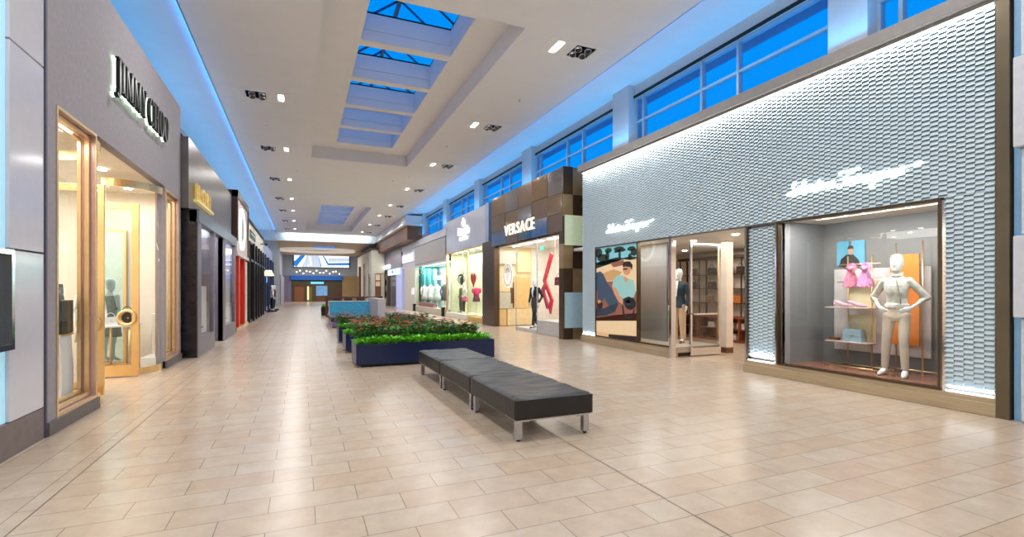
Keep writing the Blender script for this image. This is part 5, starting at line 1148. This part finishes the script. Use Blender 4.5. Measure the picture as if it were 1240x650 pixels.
# ------------------------------------------------------------------ leather benches
leather = mat('black leather', (24, 22, 21), .42, var=.25, scale=6, bump=.35, bscale=9, stretch=(1, 3.2, 1))
legm = mat('brushed leg steel', (190, 190, 196), .22, .95)
def bench(y0, y1, lab):
    t = thing('leather_bench', lab, 'bench', (2.52, (y0+y1)/2, 0), 0, None)
    W_, D_, n, k = .94, y1-y0-.012, 26, 36
    c = MB(); L = D_
    # cushion with sagging wrinkled top and pleated sides
    top = []
    for j in range(k+1):
        row = []
        for i in range(n+1):
            u = i/n*2-1; v = j/k*2-1
            e = min(1-abs(u), (1-abs(v))*L/W_)
            rr = math.sqrt(max(0, 1-max(0, 1-e/.07)**2))
            wr = .012*noise.noise(Vector((u*1.3+y0, v*5+y0, 1)))+.010*noise.noise(Vector((u*2.2+v, v*11+y0*3, 5)))
            row.append((u*W_/2, v*L/2, .440+.022*rr+wr*rr-.012*(1-u*u)*(1-v*v)))
        top.append(row)
    c.add([p for r in top for p in r], [(j*(n+1)+i, j*(n+1)+i+1, (j+1)*(n+1)+i+1, (j+1)*(n+1)+i) for j in range(k) for i in range(n)], 0, True)
    per = [top[0][i] for i in range(n)]+[top[j][n] for j in range(k)]+[top[k][i] for i in range(n, 0, -1)]+[top[j][0] for j in range(k, 0, -1)]
    N_ = len(per)
    rows = [per]
    for z in (.40, .33, .27, .235):
        rows.append([(p[0]*(1+(.006 if q % 2 else -.003)), p[1]*(1+(.004 if q % 2 else -.002)), z) for q, p in enumerate(per)])
    b0 = len(c.v)
    c.add([p for r in rows for p in r], [(a*N_+i, a*N_+(i+1) % N_, (a+1)*N_+(i+1) % N_, (a+1)*N_+i) for a in range(len(rows)-1) for i in range(N_)]+[tuple(4*N_+i for i in range(N_))], 0, True)
    c.build('cushion', leather, t, True)
    f = MB(); f.bbox(-.45, .45, -L/2+.015, L/2-.015, .215, .235, .004); f.build('frame', legm, t, True)
    for sx in (-1, 1):
        for sy in (-1, 1):
            m = MB(); yy = sy*(L/2-.075); xx_ = sx*.41
            m.bbox(xx_-.035, xx_+.035, yy-.035, yy+.035, .02, .215, .004); lg = m.build('leg', legm, t, True)
            m = MB(); m.cyl(xx_, yy, 0, .02, .022, 12); m.build('foot', M_black, lg, True)
            m = MB(); m.bbox(xx_-sx*.035, xx_-sx*.12, yy-.03, yy+.03, .2, .215, .002); m.build('bracket', legm, lg, True)
    return t
bench(4.68, 6.18, 'nearest black leather bench of the row of three pushed end to end')
bench(6.19, 7.73, 'middle black leather bench of the row of three pushed end to end')
bench(7.74, 9.3, 'farthest black leather bench of the row of three, beside the blue planter')

# ------------------------------------------------------------------ planters
navy = mat('navy lacquer planter', (4, 26, 68), .3, var=.06); soilm = mat('dark soil', (40, 30, 24), .9, bump=.5)
leafm = [mat('bright green leaf', (112, 196, 40), .5, var=.35, scale=18), mat('deep green leaf', (62, 124, 40), .5, var=.4, scale=18)]
petal = mat('red petal', (222, 74, 60), .5, var=.35, scale=20); petal2 = mat('pink petal', (236, 150, 132), .5, var=.2, scale=20)
def leaf(mb, p, d, up, L, w, mi=0):
    d = Vector(d).normalized(); s = d.cross(Vector(up)).normalized(); n = s.cross(d); p = Vector(p)
    mb.add([p, p+d*L*.35+s*w+n*.12*L, p+d*L*.75+s*w*.7+n*.08*L, p+d*L-n*.05*L, p+d*L*.75-s*w*.7+n*.08*L, p+d*L*.35-s*w+n*.12*L, p+d*L*.4+n*.02*L], [(0, 1, 6), (1, 2, 6), (2, 3, 6), (3, 4, 6), (4, 5, 6), (5, 0, 6)], mi, True)
def low_plant(rs):
    m = MB(); R_ = random.Random(rs)
    for i in range(62):
        a = R_.uniform(0, 2*PI); r = .12*math.sqrt(R_.random()); z = .03+R_.random()*.10*(1-r*3)
        e = R_.uniform(.1, .9)
        leaf(m, (r*math.cos(a), r*math.sin(a), z), (math.cos(a+R_.uniform(-.8, .8)), math.sin(a+R_.uniform(-.8, .8)), e), (0, 0, 1), R_.uniform(.04, .065), R_.uniform(.014, .022))
    return m
def tall_plant(rs):
    m = MB(); f = MB(); R_ = random.Random(rs)
    for i in range(7):
        a = R_.uniform(0, 2*PI); b = Vector((.13*math.cos(a), .13*math.sin(a), .22+.14*R_.random())); m.tube([(0, 0, 0), (b.x*.6, b.y*.6, b.z*.6), b], .006, 5)
    for i in range(90):
        a = R_.uniform(0, 2*PI); z = R_.uniform(.05, .34); r = (.10+.10*math.sin(z*8))*math.sqrt(R_.random())
        leaf(m, (r*math.cos(a), r*math.sin(a), z), (math.cos(a+R_.uniform(-.7, .7)), math.sin(a+R_.uniform(-.7, .7)), R_.uniform(-.2, .7)), (0, 0, 1), R_.uniform(.06, .10), R_.uniform(.02, .034))
    for i in range(9):
        a = R_.uniform(0, 2*PI); z = R_.uniform(.22, .42); r = .16*math.sqrt(R_.random()); c = Vector((r*math.cos(a), r*math.sin(a), z))
        for k in range(5):
            t = 2*PI*k/5+a; leaf(f, c, (math.cos(t), math.sin(t), .35), (0, 0, 1), R_.uniform(.04, .06), .022, 0 if i % 4 else 1)
    return m, f
lows = []; talls = []
def place(kind, i, x, y, z, lab, grp):
    if kind == 'low':
        if len(lows) < 4:
            t = thing('bedding_plant', lab, 'plant', (x, y, z), 0, grp); low_plant(len(lows)+3).build('foliage', leafm[0], t, True); lows.append(t)
        else: t = copy_tree(lows[i % 4])
    else:
        if len(talls) < 5:
            t = thing('flowering_plant', lab, 'plant', (x, y, z), 0, grp); a, b = tall_plant(len(talls)+30); a.build('foliage', leafm[1], t, True); b.build('blossoms', [petal, petal2], t, True); talls.append(t)
        else: t = copy_tree(talls[i % 5])
    t.location = (x, y, z); t.rotation_euler = (0, 0, random.uniform(0, 6.28)); tag(t, lab, 'plant', grp)
    s = random.uniform(1.15, 1.5) if kind == 'low' else random.uniform(.7, 1.25); t.scale = (s, s, s)
PL = [(10.5, 11.5, .48, 'near navy planter'), (13.1, 14.1, .47, 'middle navy planter'), (15.6, 16.6, .47, 'back navy planter')]
for n_, (ya, yb, zt, nm) in enumerate(PL):
    t = thing('planter', ['long navy blue planter nearest the benches', 'long navy planter, second from the benches', 'long navy planter, third from the benches'][n_], 'planter', (2.55, (ya+yb)/2, 0))
    m = MB()
    for a, b, c, d in cut_rects(1.03, 4.06, ya, yb, [(1.09, 4.0, ya+.06, yb-.06)]): m.box(a, b, c, d, .06, zt)
    m.box(1.05, 4.04, ya+.02, yb-.02, .06, .08); m.build('shell', navy, t)
    m = MB(); m.box(1.15, 3.94, ya+.1, yb-.1, 0, .06); m.build('base', M_black, t)
    m = MB(); m.box(1.09, 4.0, ya+.06, yb-.06, .3, zt-.06); m.build('soil', soilm, t)
    i = 0; zb = zt-.06
    for r_ in range(3):
        for k in range(14):
            place('low', i, 1.2+k*.205+random.uniform(-.03, .03), ya+.15+r_*.15+random.uniform(-.02, .02), zb, 'low bright green bedding plant along the front of the %s' % nm, 'green bedding plants of the '+nm); i += 1
    for r_ in range(3):
        for k in range(9):
            place('tall', i, 1.27+k*.31+random.uniform(-.06, .06), ya+.6+r_*.14+random.uniform(-.03, .03), zb, 'red flowered dark leaved plant behind the green border of the %s' % nm, 'red flowering plants of the '+nm); i += 1
for i, (x, y) in enumerate(((1.35, 33.2), (1.45, 35.0))):
    t = thing('planter', ['small dark box planter beyond the post, nearer one', 'small dark box planter beyond the post, farther one'][i], 'planter', (x, y, 0))
    m = MB(); m.loft([[(x+sx*.22*k_, y+sy*.4*k_, z) for sx, sy in ((-1, -1), (1, -1), (1, 1), (-1, 1))] for z, k_ in ((0, .9), (.5, 1))], sm=False); m.build('shell', M_black, t)
    m = MB(); m.box(x-.2, x+.2, y-.36, y+.36, .5, .51); m.build('soil', soilm, t)
    for k in range(2): place('low', k, x, y-.2+.4*k, .51, 'green plant in the %s small dark box planter' % ['nearer', 'farther'][i], 'plants in small dark boxes')

# ------------------------------------------------------------------ lounge behind the planters
def ottoman(x0, x1, y0, y1, lab):
    t = thing('ottoman', lab, 'ottoman', ((x0+x1)/2, (y0+y1)/2, 0))
    m = MB(); m.bbox(x0, x1, y0, y1, .26, .46, .03, seg=3); m.build('cushion', mat('dark violet leather', (48, 42, 52), .4, bump=.2), t)
    m = MB(); m.bbox(x0+.05, x1-.05, y0+.05, y1-.05, .03, .26, .01); m.build('base', mat('purple light tinted steel base', (120, 116, 160), .3, .6), t)  # base colour carries the purple light falling on its front
ottoman(1.14, 2.14, 21.9, 25.2, 'dark padded ottoman in front of the aqua lit panel, left one')
ottoman(2.5, 3.1, 21.9, 23.4, 'small dark padded ottoman in front of the grey block')
ottoman(3.75, 4.85, 22.6, 26.0, 'dark padded ottoman right of the white faced block')
pt = thing('lit_partition', 'aqua glowing glass partition behind the ottomans', 'partition', (2.2, 25.6, 0))
m = MB(); m.bbox(1.25, 3.15, 25.5, 25.6, .12, 1.03, .01); m.build('panel', mat('aqua glass', (64, 150, 186), .25, var=.12, emit=.18), pt)
m = MB(); m.bbox(1.2, 3.2, 25.46, 25.64, 0, .12, .01); m.build('base', M_steel, pt)
m = MB(); m.bbox(1.22, 3.18, 25.47, 25.63, 1.03, 1.06, .005); m.build('top_rail', M_white, pt)
o = MB().bbox(3.2, 3.55, 23.0, 26.2, 0, 1.2, .01).build('end_block', mat('pale grey end block', (186, 182, 186), .5)); tag(o, 'tall grey block at the right end of the aqua partition', 'partition')
rl = thing('railing', 'dark red wooden railing with posts behind the aqua partition', 'railing', (2.7, 31, 0))
m = MB(); m.bbox(1.3, 4.6, 30.9, 31.0, 1.1, 1.2, .01); m.build('top_rail', mat('dark red wood', (86, 42, 36), .4), rl)
for x, z in ((1.38, 1.22), (3.25, 3.0), (4.5, 1.22)):
    m = MB(); m.bbox(x-.07, x+.07, 30.88, 31.02, 0, z, .008); m.build('post', mat('dark red wood', (86, 42, 36), .4), rl)
for i, (x, lab) in enumerate(((1.75, 'left dark cafe chair behind the aqua partition'), (2.35, 'middle dark cafe chair behind the aqua partition'), (3.0, 'right dark cafe chair behind the aqua partition'))):
    t = thing('cafe_chair', lab, 'chair', (x, 28, 0))
    m = MB(); m.bbox(-.22, .22, -.22, .22, .43, .47, .01); m.build('seat', M_wood, t, True)
    m = MB(); m.bbox(-.22, .22, .19, .22, .8, 1.15, .01); m.build('backrest', mat('dark chair back', (60, 36, 40), .5), t, True)
    for sx in (-1, 1):
        for sy in (-1, 1):
            m = MB(); m.tube([(sx*.2, sy*.2, 0), (sx*.2, sy*.2, .44 if sy < 0 else 1.1)], .018, 6); m.build('leg', M_black, t, True)
for i, (x, lab) in enumerate(((2.05, 'white cafe table left of center behind the aqua partition'), (2.7, 'white cafe table right of center behind the aqua partition'))):
    t = thing('cafe_table', lab, 'table', (x, 29.2, 0)); m = MB(); m.cyl(0, 0, .72, .75, .32, 20); m.build('top', M_white, t, True); m = MB(); m.cyl(0, 0, 0, .03, .22); m.cyl(0, 0, .03, .72, .035); m.build('pedestal', M_black, t, True)
# added unseen blue area lights above the shop roofs, washing the ceiling strips
for xx_, lab in ((8.3, 1), (-3.3, -1)):
    area('added_strip_wash', (xx_, 20.5, 5.75 if lab > 0 else 5.85), 64, 380 if lab > 0 else 240, (.01, .42, 1.), (PI, 0, PI/2), .2, spread=math.radians(120))

# ------------------------------------------------------------------ world, camera, view
W = bpy.data.worlds.new('dusk'); S.world = W; W.use_nodes = True
bg = W.node_tree.nodes['Background']; bg.inputs['Color'].default_value = (.0, .315, .97, 1); bg.inputs['Strength'].default_value = 1.05
cam = bpy.data.cameras.new('camera'); co = bpy.data.objects.new('camera', cam); COL.objects.link(co)
cam.sensor_width = 36; cam.lens = 595/1240*36; cam.shift_y = 26/1240; cam.clip_end = 300
co.location = (0, 0, 1.6); co.rotation_euler = (PI/2, 0, -math.atan2(255, 595)); S.camera = co
S.view_settings.view_transform = 'Standard'; S.view_settings.look = 'None'; S.view_settings.gamma = 1; S.view_settings.use_curve_mapping = False
S.view_settings.exposure = 0.
S.cycles.use_denoising = True; S.cycles.max_bounces = 10; S.cycles.diffuse_bounces = 5; S.cycles.glossy_bounces = 4; S.cycles.transparent_max_bounces = 16
S.cycles.sample_clamp_indirect = 4.
S.cycles.caustics_reflective = False; S.cycles.caustics_refractive = False
